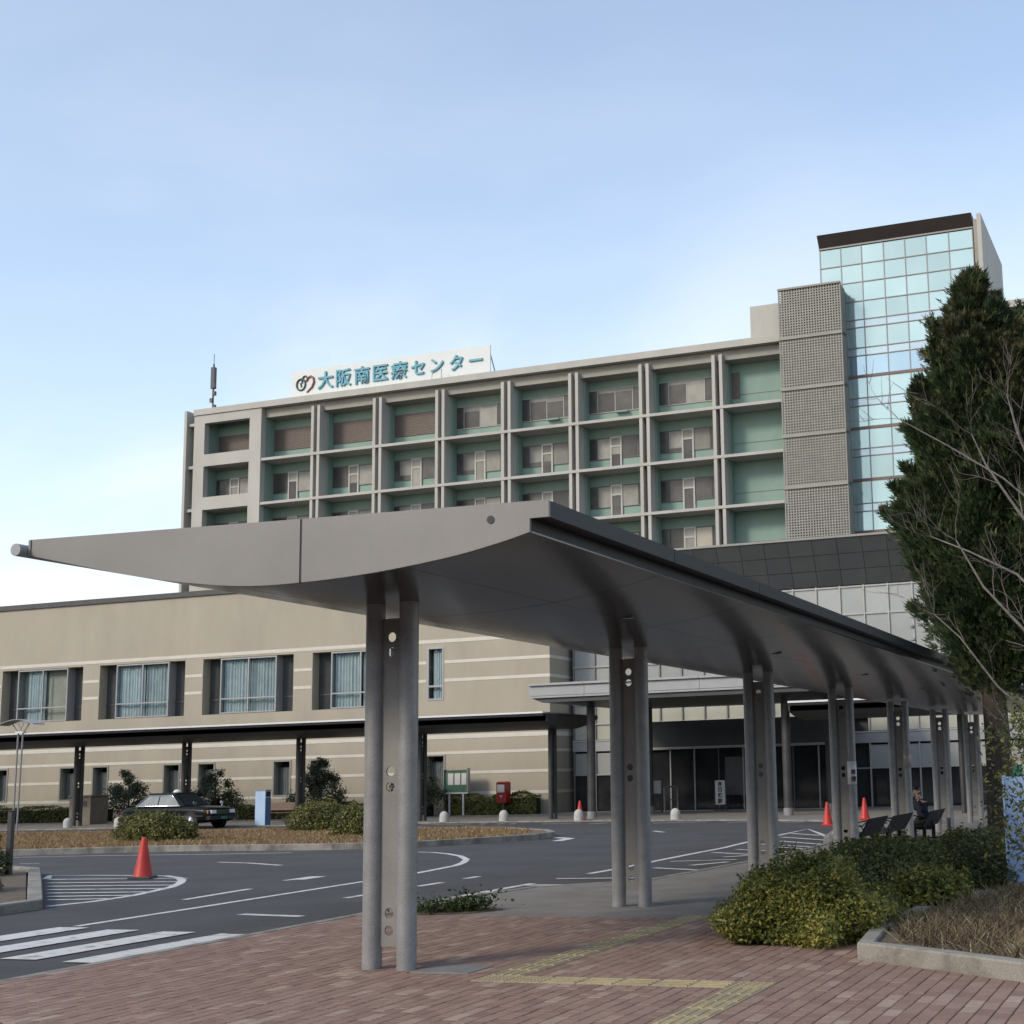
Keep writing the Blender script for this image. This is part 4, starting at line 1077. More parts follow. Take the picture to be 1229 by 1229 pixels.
# ---- notice board
t = thing('notice_board', 'green notice board with white papers on two white posts', 'notice board', (-29.35, 51.9, .05), KF)
for x in (-29.62, -28.98): MB().box(x-.035, x+.035, 51.86, 51.93, .0, .90).build('leg', 'metal_white', t)
MB().box(-29.86, -28.76, 51.84, 51.95, .905, .96).build('sill', 'metal_white', t)
bd = MB().box(-29.84, -28.78, 51.88, 52.0, .965, 1.86).build('board', 'board_green', t)
MB().box(-29.88, -29.845, 51.8, 52.02, .96, 1.9).box(-28.775, -28.74, 51.8, 52.02, .96, 1.9).box(-29.88, -28.74, 51.78, 52.02, 1.902, 1.94).build('frame', 'metal_light', bd)
for k, (a, w_) in enumerate(((-29.69, .25), (-29.38, .26), (-29.06, .22))): MB().box(a, a+w_, 51.865, 51.878, 1.27, 1.74).build('notice', 'paper', bd)
# ---- post box
t = thing('post_box', 'red post box on a dark pillar in front of the hedge', 'post box', (-27.0, 51.6, .05), KF)
MB().box(-27.05, -26.93, 51.55, 51.68, .0, .52).build('pillar', 'dark_steel', t)
MB().bbox(-27.22, -26.78, 51.42, 51.82, .52, 1.36, .04).build('body', 'post_red', t)
MB().box(-27.17, -26.85, 51.40, 51.419, .93, 1.24).build('label_plate', 'paper', t)
MB().box(-27.16, -26.84, 51.39, 51.418, 1.27, 1.295).build('slot', 'black', t)
letter('〒', .15, 'paper', t, (-27.0, 51.41, .76), .004, .004)
# ---- blue pillar
t = thing('blue_pillar', 'narrow blue information pillar behind the taxi', 'sign', (-32.7, 43.75, .05), KF)
MB().box(-32.93, -32.5, 43.62, 43.95, .0, 1.28).build('body', 'blue_light', t)
MB().box(-32.499, -32.49, 43.63, 43.94, .02, 1.02).build('shaded_side', 'blue_shaded', t)  # darker blue paints the shade on the side turned from the sun
MB().box(-32.499, -32.488, 43.66, 43.9, 1.06, 1.24).build('display', 'black', t)
MB().box(-32.95, -32.47, 43.6, 43.97, 1.281, 1.31).build('cap', 'metal_light', t)
# ---- stone monument
t = thing('stone_monument', 'low brown stone monument block under the wing canopy', 'monument', (-44.3, 47.7, .05), KF)
MB().bbox(-44.95, -43.85, 47.3, 48.3, 0, 1.17, .03).build('block', 'stone_brown', t)
MB().box(-45.0, -43.8, 47.25, 48.35, 1.171, 1.23).build('cap', 'stone_brown', t)
MB().box(-44.8, -44.05, 47.28, 47.299, .78, 1.0).build('plaque', 'stone_brown_dark', t)
# ---- bench by the wing, behind the pillar
def slat_bench(name, label, loc, length, rz, k=1., m='wood_bench', arms=False, group=None, seat=.42, top=.82):
    t = thing(name, label, 'bench', (0, 0, 0), 1., group)
    for j in range(4): MB().box(-length/2, length/2, -.05-.11*j, .05-.11*j, seat-.03, seat).build('seat_slat', m, t)
    for j in range(3 if top < .9 else 4):
        z = seat+.08+j*(top-seat-.08)/3; MB().add([(-length/2, .09+.05*j, z), (length/2, .09+.05*j, z), (length/2, .125+.05*j, z+.1), (-length/2, .125+.05*j, z+.1),
            (-length/2, .115+.05*j, z), (length/2, .115+.05*j, z), (length/2, .15+.05*j, z+.1), (-length/2, .15+.05*j, z+.1)], [(0, 1, 2, 3), (7, 6, 5, 4), (0, 4, 5, 1), (3, 2, 6, 7), (0, 3, 7, 4), (1, 5, 6, 2)]).build('back_slat', m, t)
    for x in (-length*.38, length*.38):
        MB().box(x-.03, x+.03, -.36, -.31, -.05, seat-.035).build('leg', 'black', t); MB().box(x-.03, x+.03, .06, .11, -.05, seat-.035).build('leg', 'black', t)
        MB().box(x-.025, x+.025, -.4, .1, seat-.07, seat-.032).build('bearer', 'black', t)
    if arms:
        for x in (-length/2+.02, -length*.18, length*.18, length/2-.02):
            MB().tube([(x, -.36, seat-.02), (x, -.42, seat+.1), (x, -.34, seat+.2), (x, -.15, seat+.23), (x, .08, seat+.2)], .016, 6).build('armrest', 'black', t)
    t.location = loc; t.rotation_euler.z = rz; t.scale = (k,)*3
    return t
slat_bench('bench', 'brown slatted bench beside the blue pillar under the wing canopy', far((-33.2, 46.2, .05)), 3.2, 0)
# ---- benches under the long canopy (backs to the planting, facing the road)
def seat_bench(label, x, y0, y1, arms=False):
    "moulded dark bench: solid curved back, seat pan, two pedestals"
    yc, L_ = (y0+y1)/2, y1-y0; zg_ = zg(yc)+.036
    t = thing('bench', label, 'bench', (x, yc, zg_), 1., 'dark benches under the long canopy')
    prof = [(-.48, .345), (-.46, .36), (-.2, .335), (-.05, .35), (.02, .44), (.09, .56), (.16, .675), (.185, .675), (.115, .545), (.045, .42), (-.02, .32), (-.2, .30), (-.46, .32)]
    sh = [(x+.12+u, zg_+z) for u, z in prof]
    MB().prism(sh[:1]+sh[1:4]+sh[9:][:0]+sh[9:][::1] if False else sh, 'y', y0, y1).build('shell', 'black', t)
    for yy in (y0+L_*.2, y0+L_*.8):
        MB().box(x-.2, x-.12, yy-.03, yy+.03, zg_-.02, zg_+.305).build('leg', 'black', t)
        MB().box(x+.02, x+.10, yy-.03, yy+.03, zg_-.02, zg_+.325).build('leg', 'black', t)
        MB().box(x-.4, x+.16, yy-.035, yy+.035, zg_-.01, zg_+.03).build('foot_bar', 'black', t)
    ys = (y0+.03, y0+L_/3, y0+2*L_/3, y1-.03) if arms else (y0+.03, y1-.03)
    for yy in ys:
        MB().tube([(x-.34, yy, zg_+.34), (x-.40, yy, zg_+.46), (x-.30, yy, zg_+.55), (x-.1, yy, zg_+.58), (x+.14, yy, zg_+.53)], .016, 6).build('armrest', 'black', t)
    return t
seat_bench('nearest dark bench under the canopy, behind the fourth column pair', -6.45, 26.62, 28.3)
seat_bench('middle dark bench under the canopy with curved armrests', -6.45, 28.85, 30.85, True)
seat_bench('furthest dark bench under the canopy, with the man in the navy jacket', -6.28, 32.0, 33.9)
tag(MB().lathe([(.05, 0), (.05, .42), (.045, .44), (0, .44)], (-6.0, 34.4, zg(34)+.03), 10).build('short_post', 'dark_steel'), 'short dark post beside the furthest bench', 'post')

# ---- lamp post with arched hood
t = thing('lamp_post', 'twin-pole lamp post with an arched metal hood at far left', 'lamp post', (-37.9, 37.7, -.02))
cx_ = -38.05
for dx in (-.10, .10):
    MB().tube([(cx_-.05+dx*.9, 37.7, -.03), (cx_+dx, 37.7, 3.46)], .028, 8).build('pole', 'galv', t)
    MB().tube([(cx_+dx, 37.7, 3.44), (cx_+dx*3.6, 37.7, 3.76)], .02, 6).build('bracket', 'galv', t)
    MB().tube([(cx_+dx, 37.7, 3.44), (cx_-dx*1.2, 37.7, 3.76)], .012, 6).build('stay', 'galv', t)
hood = [(cx_+u, 3.74+.17*math.cos(u/.78*math.pi/2)) for u in np.linspace(-.78, .78, 15)]
b = MB().strip(hood, 'y', 37.45, 37.95).strip([(x, z-.025) for x, z in hood][::-1], 'y', 37.45, 37.95)
n = len(hood)
for yy, rv in ((37.45, 0), (37.95, 1)):
    b.add([(x, yy, z) for x, z in hood]+[(x, yy, z-.025) for x, z in hood], [((i, i+1, n+i+1, n+i) if rv else (i, n+i, n+i+1, i+1)) for i in range(n-1)])
b.build('hood', 'metal_light', t)
MB().box(cx_-.17, cx_+.17, 37.62, 37.78, 3.43, 3.50).build('lamp', 'metal_white', t)
t = thing('marker_post', 'slim dark post in the median bed at left edge', 'post', (-20.4, 20.1, .05))
MB().box(-20.445, -20.355, 20.06, 20.14, .05, 1.18).build('post', 'dark_steel', t)
MB().box(-20.45, -20.35, 20.055, 20.145, 1.181, 1.2).build('cap', 'black', t)
# ---- blue sign panel at right edge
t = thing('blue_sign', 'tall pale blue sign panel at the right edge behind leafy twigs', 'sign', (-2.1, 18.5, .05))
MB().box(-2.48, -1.5, 18.42, 18.58, .06, 1.42).build('panel', 'blue_paint', t)
MB().box(-2.505, -2.482, 18.40, 18.60, .05, 1.44).build('edge', 'blue_light', t)
MB().box(-2.6, -1.4, 18.2, 18.8, .03, .055).build('plinth', 'galv', t)
tag(MB().box(-1.86, -1.81, 12.6, 12.65, .12, .36).build('stake', 'bark_brown'), 'small dark stake in the dead ground cover', 'stake')

# ---- entrance furniture
t = thing('standing_sign', 'white standing sign with four black characters in front of the glass doors', 'sign', (-17.9, 52.2, .05), KF)
MB().box(-18.12, -17.72, 52.18, 52.22, .28, 1.2).build('panel', 'metal_white', t)
MB().box(-18.16, -18.125, 52.17, 52.23, .05, 1.22).box(-17.715, -17.68, 52.17, 52.23, .05, 1.22).box(-18.2, -17.64, 52.1, 52.3, .03, .06).build('stand', 'dark_steel', t)
for k, ch in enumerate('本日休診'): letter(ch, .2, 'letter_black', t, (-17.92, 52.17, 1.07-.215*k), .004, .006)
t = thing('poster_stand', 'grey poster stand left of the glass doors', 'sign', (-20.3, 51.6, .05), KF)
MB().box(-20.55, -20.15, 51.6, 51.64, .75, 1.25).build('poster', 'paper', t)
for x in (-20.57, -20.13): MB().box(x-.02, x+.02, 51.59, 51.65, .03, 1.28).build('leg', 'dark_steel', t)
MB().box(-20.6, -20.1, 51.45, 51.8, .02, .05).build('foot', 'dark_steel', t)
MB().box(-20.55, -20.15, 51.595, 51.645, .70, .745).build('tray', 'dark_steel', t)
# handrails either side
for i, (x, lb) in enumerate(((-19.9, 'steel handrail post left of the standing sign'), (-16.05, 'steel handrail post right of the standing sign'))):
    t = thing('handrail', lb, 'handrail', (x, 51.5, .05), KF)
    MB().tube([(x, 51.3, .0), (x, 51.3, .95), (x, 51.5, 1.0), (x, 52.6, 1.0), (x, 52.75, .95), (x, 52.75, .05)], .03, 8).build('rail', 'galv', t)
    MB().tube([(x, 51.35, .5), (x, 52.7, .5)], .02, 6).build('mid_rail', 'galv', t)
# wheelchair
t = thing('wheelchair', 'folded dark wheelchair by the left end of the entrance', 'wheelchair', (-21.3, 51.6, .05), KF)
def ring(c, r_, w_, ax='x', n=20):
    return [(c[0], c[1]+r_*math.cos(2*math.pi*i/n), c[2]+r_*math.sin(2*math.pi*i/n)) for i in range(n+1)]
for x in (-21.45, -21.15):
    MB().tube(ring((x, 51.7, .36), .29, .02), .025, 6, False).build('wheel', 'tyre', t)
    MB().tube([(x, 51.95, .95), (x, 51.9, .45), (x, 51.35, .45), (x, 51.3, .15)], .018, 6).build('frame', 'galv', t)
    MB().tube(ring((x, 51.3, .13), .08, .02, n=10), .02, 5, False).build('caster', 'tyre', t)
MB().box(-21.43, -21.17, 51.4, 51.88, .44, .48).build('seat', 'cone_red', t); MB().box(-21.43, -21.17, 51.88, 51.91, .5, .92).build('backrest', 'black', t)
# vending machine behind the glazing
t = thing('vending_machine', 'green and white vending machine between wing corner and entrance', 'vending machine', (-22.6, 53.5, .05), KF)
MB().box(-22.95, -22.45, 53.5, 54.0, .05, 1.25).build('cabinet', 'vending_green', t)
MB().box(-22.96, -22.44, 53.49, 54.0, 1.255, 1.40).build('red_band', 'post_red', t)
MB().box(-22.96, -22.44, 53.48, 54.0, 1.405, 1.78).build('sign_box', 'metal_white', t)
for z in (.45, .75, 1.0): MB().box(-22.9, -22.5, 53.48, 53.498, z, z+.03).build('rack', 'frame_dark', t)

# ================================================================== TAXI
def taxi():
    t = thing('taxi', 'black taxi sedan with roof lamp parked behind the island bushes', 'car', (0, 0, 0))
    st = [(-2.25, .38, .70, .66), (-2.2, .31, .80, .76), (-2.08, .26, .87, .81), (-1.6, .22, .91, .84), (-.9, .2, .92, .85), (.6, .2, .92, .85), (1.0, .2, .915, .845), (1.5, .22, .885, .835), (1.9, .24, .85, .82), (2.12, .27, .81, .79), (2.21, .30, .76, .75), (2.25, .36, .68, .66)]
    b = MB(); rings = []
    for x, z0, z1, hw in st:
        pts = []
        for k in range(20):
            a = 2*math.pi*(k+.5)/20; c, s = math.cos(a), math.sin(a); e = .38
            pts.append((x, hw*math.copysign(abs(c)**e, c), (z0+z1)/2+(z1-z0)/2*math.copysign(abs(s)**e, s)))
        rings.append(pts)
    vs = [p for r_ in rings for p in r_]; fs = []
    for i in range(len(rings)-1):
        for k in range(20): fs.append((i*20+k, i*20+(k+1) % 20, (i+1)*20+(k+1) % 20, (i+1)*20+k))
    b.add(vs, fs, True); b.add(rings[0], [tuple(range(19, -1, -1))]); b.add(rings[-1], [tuple(range(20))])
    body = b.build('body', 'black_gloss', t)
    # cabin
    lo = [(-1.62, .70), (-1.5, .77), (.80, .77), (1.0, .70)]; hi = [(-.98, .56), (-.86, .62), (.22, .62), (.34, .56)]
    mid = [(l[0]*.12+h[0]*.88, l[1]*.1+h[1]*.9) for l, h in zip(lo, hi)]
    def loop(p, z): return [(x, -w, z) for x, w in p]+[(x, w, z) for x, w in reversed(p)]
    L0, L1, L2 = loop(lo, .90), loop([(m[0], m[1]) for m in mid], 1.36), loop([(x*.93-.02, w*.9) for x, w in hi], 1.43)
    b = MB(); n = 8
    b.add(L0+L1+L2, [(i, (i+1) % n, n+(i+1) % n, n+i) for i in range(n)]+[(n+i, n+(i+1) % n, 2*n+(i+1) % n, 2*n+i) for i in range(n)]+[tuple(range(2*n, 3*n))], False)
    cab = b.build('cabin', 'black_gloss', t)
    # windows on the frustum sides
    def on_side(x, f, s):   # f 0..1 up the side
        w = .77*(1-f)+.635*f; return (x, s*(w+.006), .92+(1.34-.92)*f)
    for s in (-1, 1):
        for (xa, xb, xc, xd, m) in ((-1.35, -.36, -.36, -.86, 'car_glass'), (-.30, .74, .30, -.30, 'car_glass')):
            q = [on_side(xa, .04, s), on_side(xb, .04, s), on_side(xc, .95, s), on_side(xd, .95, s)]
            MB().add(q+[(x, y-s*.02, z) for x, y, z in q], [(0, 1, 2, 3) if s < 0 else (3, 2, 1, 0), (0, 4, 5, 1), (1, 5, 6, 2), (2, 6, 7, 3), (3, 7, 4, 0)]).build('side_window', m, t)
        MB().tube([on_side(-1.42, .0, s), on_side(.80, .0, s), on_side(.28, 1.0, s), on_side(-.90, 1.0, s), on_side(-1.42, .0, s)], .016, 5, False).build('window_trim', 'chrome', t)
        MB().box(-2.0, 2.0, s*.853-.006, s*.853+.006, .50, .525).build('side_trim', 'chrome', t)
        for x in (-.95, .12): MB().box(x-.09, x+.09, s*.857-.012, s*.857+.012, .76, .80).build('door_handle', 'chrome', t)
        MB().tube([(1.55, s*.76, .86), (1.55, s*.79, .98)], .012, 5).build('mirror_stalk', 'chrome', t)
        MB().bbox(1.50, 1.58, s*.79-.08, s*.79+.08, .97, 1.07, .015).build('fender_mirror', 'chrome', t)
        for x in (-1.33, 1.38):
            w_ = MB().lathe([(.0, -.01), (.30, -.01), (.315, .02), (.315, .17), (.30, .19), (0, .19)], n=24)
            w_.v = [(x+px, s*(.68)+(pz_ if s > 0 else -pz_), .315+py) for px, py, pz_ in w_.v]
            wh = w_.build('wheel', 'tyre', t)
            r_ = MB().lathe([(.19, 0), (.18, .03), (.06, .035), (.05, .05), (0, .05)], n=20); r_.v = [(x+px, s*.872+(pz_ if s > 0 else -pz_), .315+py) for px, py, pz_ in r_.v]
            r_.build('rim', 'rim', wh)
            a_ = MB().lathe([(.37, 0), (.37, .012), (.33, .012), (.33, 0)], n=24); a_.v = [(x+px, s*.845+(pz_ if s > 0 else -pz_), .315+py) for px, py, pz_ in a_.v if True]
            a_.build('wheel_arch', 'black', t)
        hl = MB().bbox(0, 0.001, 0, .001, 0, .001, 0)
        MB().box(2.2, 2.275, s*.40, s*.68, .60, .73).build('headlight', 'lamp_clear', t)
        MB().box(2.10, 2.19, s*.705, s*.775, .60, .73).build('indicator', 'lamp_orange', t)
        MB().box(-2.235, -2.15, s*.45, s*.74, .58, .74).build('tail_light', 'lamp_red', t)
    ws = [(.965, -.66, .92), (.965, .66, .92), (.42, .53, 1.355), (.42, -.53, 1.355)]
    MB().add([(x+.012, y, z+.01) for x, y, z in ws], [(0, 1, 2, 3)]).build('windscreen', 'car_glass_dark', t)
    rw = [(-1.60, .64, .92), (-1.60, -.64, .92), (-1.06, -.52, 1.35), (-1.06, .52, 1.35)]
    MB().add([(x-.012, y, z+.01) for x, y, z in rw], [(0, 1, 2, 3)]).build('rear_window', 'car_glass_dark', t)
    g_ = MB().box(2.2, 2.25, -.40, .40, .56, .73).build('grille', 'dark_steel', t)
    for k in range(4): MB().box(2.251, 2.262, -.39, .39, .575+.04*k, .59+.04*k).build('grille_bar', 'chrome', g_)
    MB().bbox(2.14, 2.31, -.80, .80, .36, .50, .03).build('bumper', 'black', t)
    MB().bbox(-2.31, -2.14, -.80, .80, .36, .50, .03).build('bumper', 'black', t)
    MB().box(2.315, 2.325, -.17, .17, .37, .48).build('number_plate', 'vending_green', t)
    MB().lathe([(.0, 0), (.16, 0), (.15, .06), (.09, .12), (0, .13)], (-.05, 0, 1.43), 16).build('roof_lamp', 'metal_white', t)
    MB().box(-.18, .08, -.12, .12, 1.425, 1.445).build('lamp_base', 'lamp_orange', t)
    for s in (-1, 1):
        b = MB().box(-.2, .25, s*.3-.2, s*.3+.2, .5, .75).box(-.22, -.1, s*.3-.2, s*.3+.2, .75, 1.18); b.build('seat', 'metal_white', t)
    return t
tx = taxi(); tx.location = (-38.6, 46.3, -.145); tx.scale = (.98, .98, .98); tx.rotation_euler.z = R(-2)

# ================================================================== VEGETATION
def lumpy_shell(n, rad, center, zmin, lumps=26, amp=.16, shell=(.72, 1.04), power=2.6, seed=0, flat=1.0):
    "points and outward normals on an uneven dome (super-ellipsoid) with bumps"
    r_ = np.random.default_rng(seed)
    D = r_.normal(0, 1, (n, 3)); D[:, 2] = np.abs(D[:, 2])-.15; D /= np.linalg.norm(D, axis=1)[:, None]
    Lc = r_.normal(0, 1, (lumps, 3)); Lc[:, 2] = np.abs(Lc[:, 2]); Lc /= np.linalg.norm(Lc, axis=1)[:, None]
    bump = (np.exp(-((D[:, None]-Lc[None])**2).sum(2)/.055)*r_.uniform(.3, 1, lumps)).max(1)
    k = 1/(np.abs(D)**power).sum(1)**(1/power)
    s = k*(1-amp+amp*1.4*bump)*(1-(1-shell[0])*r_.random(n)**2.2)*r_.normal(1, .045, n)
    P = D*s[:, None]*np.array(rad)
    N = D/np.array(rad); N /= np.linalg.norm(N, axis=1)[:, None]
    P += np.array(center)
    keep = P[:, 2] > zmin
    return P[keep], N[keep]
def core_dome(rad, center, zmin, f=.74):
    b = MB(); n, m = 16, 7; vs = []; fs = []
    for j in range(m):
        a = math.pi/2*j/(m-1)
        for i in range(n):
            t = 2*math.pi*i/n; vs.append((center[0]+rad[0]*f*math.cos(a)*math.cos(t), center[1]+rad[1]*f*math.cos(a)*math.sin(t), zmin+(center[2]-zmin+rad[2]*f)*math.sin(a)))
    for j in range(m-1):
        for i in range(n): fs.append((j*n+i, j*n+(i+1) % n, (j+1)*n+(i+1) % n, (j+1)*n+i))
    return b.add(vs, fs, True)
def bush(label, center, rad, n, size, leaf='leaf_azalea', seed=0, cat='bush', group='clipped azalea bushes', name='azalea_bush', jitter=.55, amp=.16, aspect=.45):
    zb = center[2]
    t = thing(name, label, cat, center, 1., group)
    P, N = lumpy_shell(n, rad, (0, 0, rad[2]*.12), -.02, seed=seed, amp=amp)
    mo('foliage', leaf_mesh('foliage', P, N*.6+np.array([0, 0, .5]), size, leaf, aspect, jitter, .15), t)
    g_ = np.random.default_rng(seed+900); ns = int(70+n/160); ii = g_.integers(0, len(P), ns)      # shoots standing clear of the clipped outline
    sp_ = []; sn_ = []; tw = MB()
    for q in ii:
        d = N[q]*.6+np.array([0, 0, .7])+g_.normal(0, .3, 3); d /= np.linalg.norm(d); l = size*g_.uniform(2.5, 6.5); p0 = P[q]*.97
        tw.tube([tuple(p0+np.array(center)), tuple(p0+d*l+np.array(center))], [size*.07, size*.03], 3, False)
        for u in np.linspace(.2, 1.05, 9): sp_.append(p0+d*l*u+g_.normal(0, size*.35, 3)); sn_.append(d)
    mo('shoots', leaf_mesh('shoots', np.array(sp_), np.array(sn_), size, leaf, aspect, .8, .15), t); tw.build('twigs', 'bark_twig', t)['kind'] = 'stuff'
    k = core_dome(rad, (center[0], center[1], center[2]+rad[2]*.12), zb-.05, .70); k.build('branches', 'bush_core', t)  # not real branches: solid dark core so the bush isn't see-through
    return t
# the big one in front, right
bush('large yellow-green azalea bush at the brick edge, nearest on the right', (-3.68, 13.1, .03), (.93, 1.05, .70), 36000, .021, 'leaf_azalea', 1, amp=.30)
bush('darker azalea bush behind the large front bush, near the benches', (-3.85, 16.6, .03), (.95, 1.6, .66), 26000, .024, 'leaf_azalea_dark', 2, amp=.22)
bush('azalea bush reaching from the middle of the row to the blue sign', (-3.05, 19.4, .0), (.95, 1.6, .66), 18000, .026, 'leaf_azalea_dark', 3)
bush('low azalea bush furthest back along the canopy, in front of the benches', (-4.55, 20.6, .0), (.85, 2.0, .56), 16000, .028, 'leaf_azalea_dark', 4)
bush('small low azalea by the planting kerb', (-2.95, 15.6, .05), (.45, .6, .42), 4500, .03, 'leaf_azalea', 44)
# island shrubs
bush('round shrub on the island in front of the taxi tail', (-30.3, 35.0, -.02), (.88, .85, .72), 7000, .04, 'leaf_hedge', 5, group='island shrubs', name='island_shrub')
bush('wide shrub on the island in front of the taxi doors', (-28.75, 33.6, -.02), (.92, .8, .74), 9000, .04, 'leaf_hedge', 6, group='island shrubs', name='island_shrub')
bush('darker low shrub on the island below the taxi front wheel', (-28.0, 33.7, -.02), (.48, .5, .55), 4000, .04, 'leaf_hedge', 7, group='island shrubs', name='island_shrub')
bush('shrub on the island right of the bollard and pillar, left of the nearest column', (-27.3, 39.6, -.02), (1.15, 1.0, .86), 7000, .045, 'leaf_hedge', 8, group='island shrubs', name='island_shrub')
bush('shrub on the island partly hidden behind the nearest column', (-23.5, 36.2, -.02), (.95, .9, .84), 6500, .045, 'leaf_hedge', 9, group='island shrubs', name='island_shrub')
bush('leafy shrub in the median bed at the left edge', (-17.9, 16.3, .06), (.8, .9, .52), 7000, .034, 'leaf_azalea', 10, group='median shrubs', name='median_shrub')
bush('darker shrub in the median bed behind the slim post', (-20.9, 19.4, .06), (.8, .8, .66), 6000, .036, 'leaf_azalea_dark', 11, group='median shrubs', name='median_shrub')
# hedges along the wing
def hedge(label, x0, x1, y0, y1, h, n, seed):
    c = far(((x0+x1)/2, (y0+y1)/2, .03)); t = thing('hedge', label, 'hedge', c, 1., 'clipped hedges along the wing wall')
    r_ = np.random.default_rng(seed); lx, ly = (x1-x0)*KF/2, (y1-y0)*KF/2
    u = r_.uniform(-1, 1, n)*lx; top = r_.random(n) < .45
    hh = h*(1+.10*np.sin(u*2.1+seed)+.07*np.sin(u*5.3))
    y = np.where(top, r_.uniform(-1, 1, n)*ly, -ly*(.92+.12*r_.random(n))); z = np.where(top, hh*(.93+.1*r_.random(n)), r_.random(n)*hh)
    N = np.where(top[:, None], np.array([[0, 0, 1.]]), np.array([[0, -1., .3]]))
    mo('foliage', leaf_mesh('foliage', np.stack([u, y, z], 1), N, .055, 'leaf_hedge', .5, .6), t)
    MB().box(c[0]-lx*.97, c[0]+lx*.97, c[1]-ly*.8, c[1]+ly*.9, c[2]-.05, c[2]+h*.82).build('branches', 'bush_core', t)  # solid dark core filling the hedge behind the leaves, no real branches
hedge('low hedge at far left under the wing, left of the stone monument', -60, -46.3, 50.6, 51.6, .72, 9000, 1)
hedge('low hedge between the stone monument and the tree behind the taxi', -45.2, -40.5, 50.6, 51.6, .66, 4500, 2)
hedge('low hedge behind the bench and blue pillar', -39.2, -33.4, 50.6, 51.6, .62, 5000, 3)
hedge('low hedge behind the nearest column, left of the notice board', -32.8, -30.3, 51.0, 51.9, .66, 3000, 4)
hedge('loose hedge behind the post box at the wing corner', -29.9, -25.7, 51.9, 52.5, .86, 5000, 5)
def cone_tree(label, x, y, h, r_, n, seed):
    c = far((x, y, .03)); t = thing('young_tree', label, 'tree', c, 1., 'young evergreen trees by the wing')
    g = np.random.default_rng(seed)
    nl = 46; z = g.beta(1.1, 1.6, nl)*.86+.14; th = g.uniform(0, 6.28, nl); rr_ = r_*np.minimum(1.0, (1.08-z)*1.35)*g.uniform(.45, 1, nl)
    Lp = np.stack([rr_*np.cos(th), rr_*np.sin(th), z*h], 1); ls = .30*(1.25-z)+.10
    k = g.integers(0, nl, n); P = Lp[k]+g.normal(0, .42, (n, 3))*ls[k][:, None]; P[:, 2] = np.maximum(P[:, 2], .1)
    N = P*np.array([1, 1, .2])+np.array([0, 0, .5])
    mo('crown', leaf_mesh('crown', P, N, .062, 'leaf_tree', .45, .6), t)
    b = MB().tube([c, (c[0]+.03, c[1], c[2]+h*.5), (c[0], c[1], c[2]+h*.95)], [.05, .035, .01], 6)
    for q in range(0, nl, 2):
        zz_ = Lp[q, 2]*.75; b.tube([(c[0], c[1], c[2]+zz_), (c[0]+Lp[q, 0], c[1]+Lp[q, 1], c[2]+Lp[q, 2])], [.018, .006], 4, False)
    b.build('trunk', 'bark_brown', t)
cone_tree('young evergreen tree behind the taxi boot', -45.2, 51.0, 2.5, 1.4, 5200, 21)
cone_tree('young evergreen tree behind the taxi bonnet', -40.1, 50.4, 2.4, 1.35, 5200, 22)
cone_tree('young evergreen tree left of the nearest column', -34.9, 50.4, 2.75, 1.5, 6000, 23)
cone_tree('young evergreen tree right of the nearest column, beside the notice board', -30.95, 51.2, 2.65, 1.4, 5600, 24)
# weeds by the concrete corner
def weed(label, x, y, h, n, seed):
    g = np.random.default_rng(seed); t = thing('weed', label, 'weed', (x, y, .035), 1., 'weeds at the pavement corner')
    P = g.normal(0, 1, (n, 3))*np.array([.16, .13, .09]); P[:, 2] = np.abs(P[:, 2])*h/.12+.02
    mo('leaves', leaf_mesh('leaves', P, np.tile([0, 0, 1.], (n, 1)), .030, 'leaf_weed', .5, .7), t)
    b = MB()
    for k in range(14):
        a, l = g.uniform(0, 6.28), g.uniform(.08, .24); b.tube([(x, y, .03), (x+l*.6*math.cos(a), y+l*.6*math.sin(a), .03+h*.6), (x+l*math.cos(a), y+l*math.sin(a), .03+h*g.uniform(.6, 1.1))], [.005, .004, .002], 4, False)
    b.build('stem', 'bark_twig', t)
weed('left weed clump at the corner of brick and concrete', -8.72, 14.85, .10, 420, 31); weed('right weed clump at the corner of brick and concrete', -8.30, 15.12, .13, 520, 32)
weed('thin weed between the two clumps', -8.5, 15.0, .08, 160, 33)
sheet('weed_soil', [(-9.25, 14.6), (-8.95, 14.5), (-8.2, 14.72), (-7.95, 15.25), (-8.4, 15.45), (-9.1, 15.05)], .041, 'dirt', cuts=())

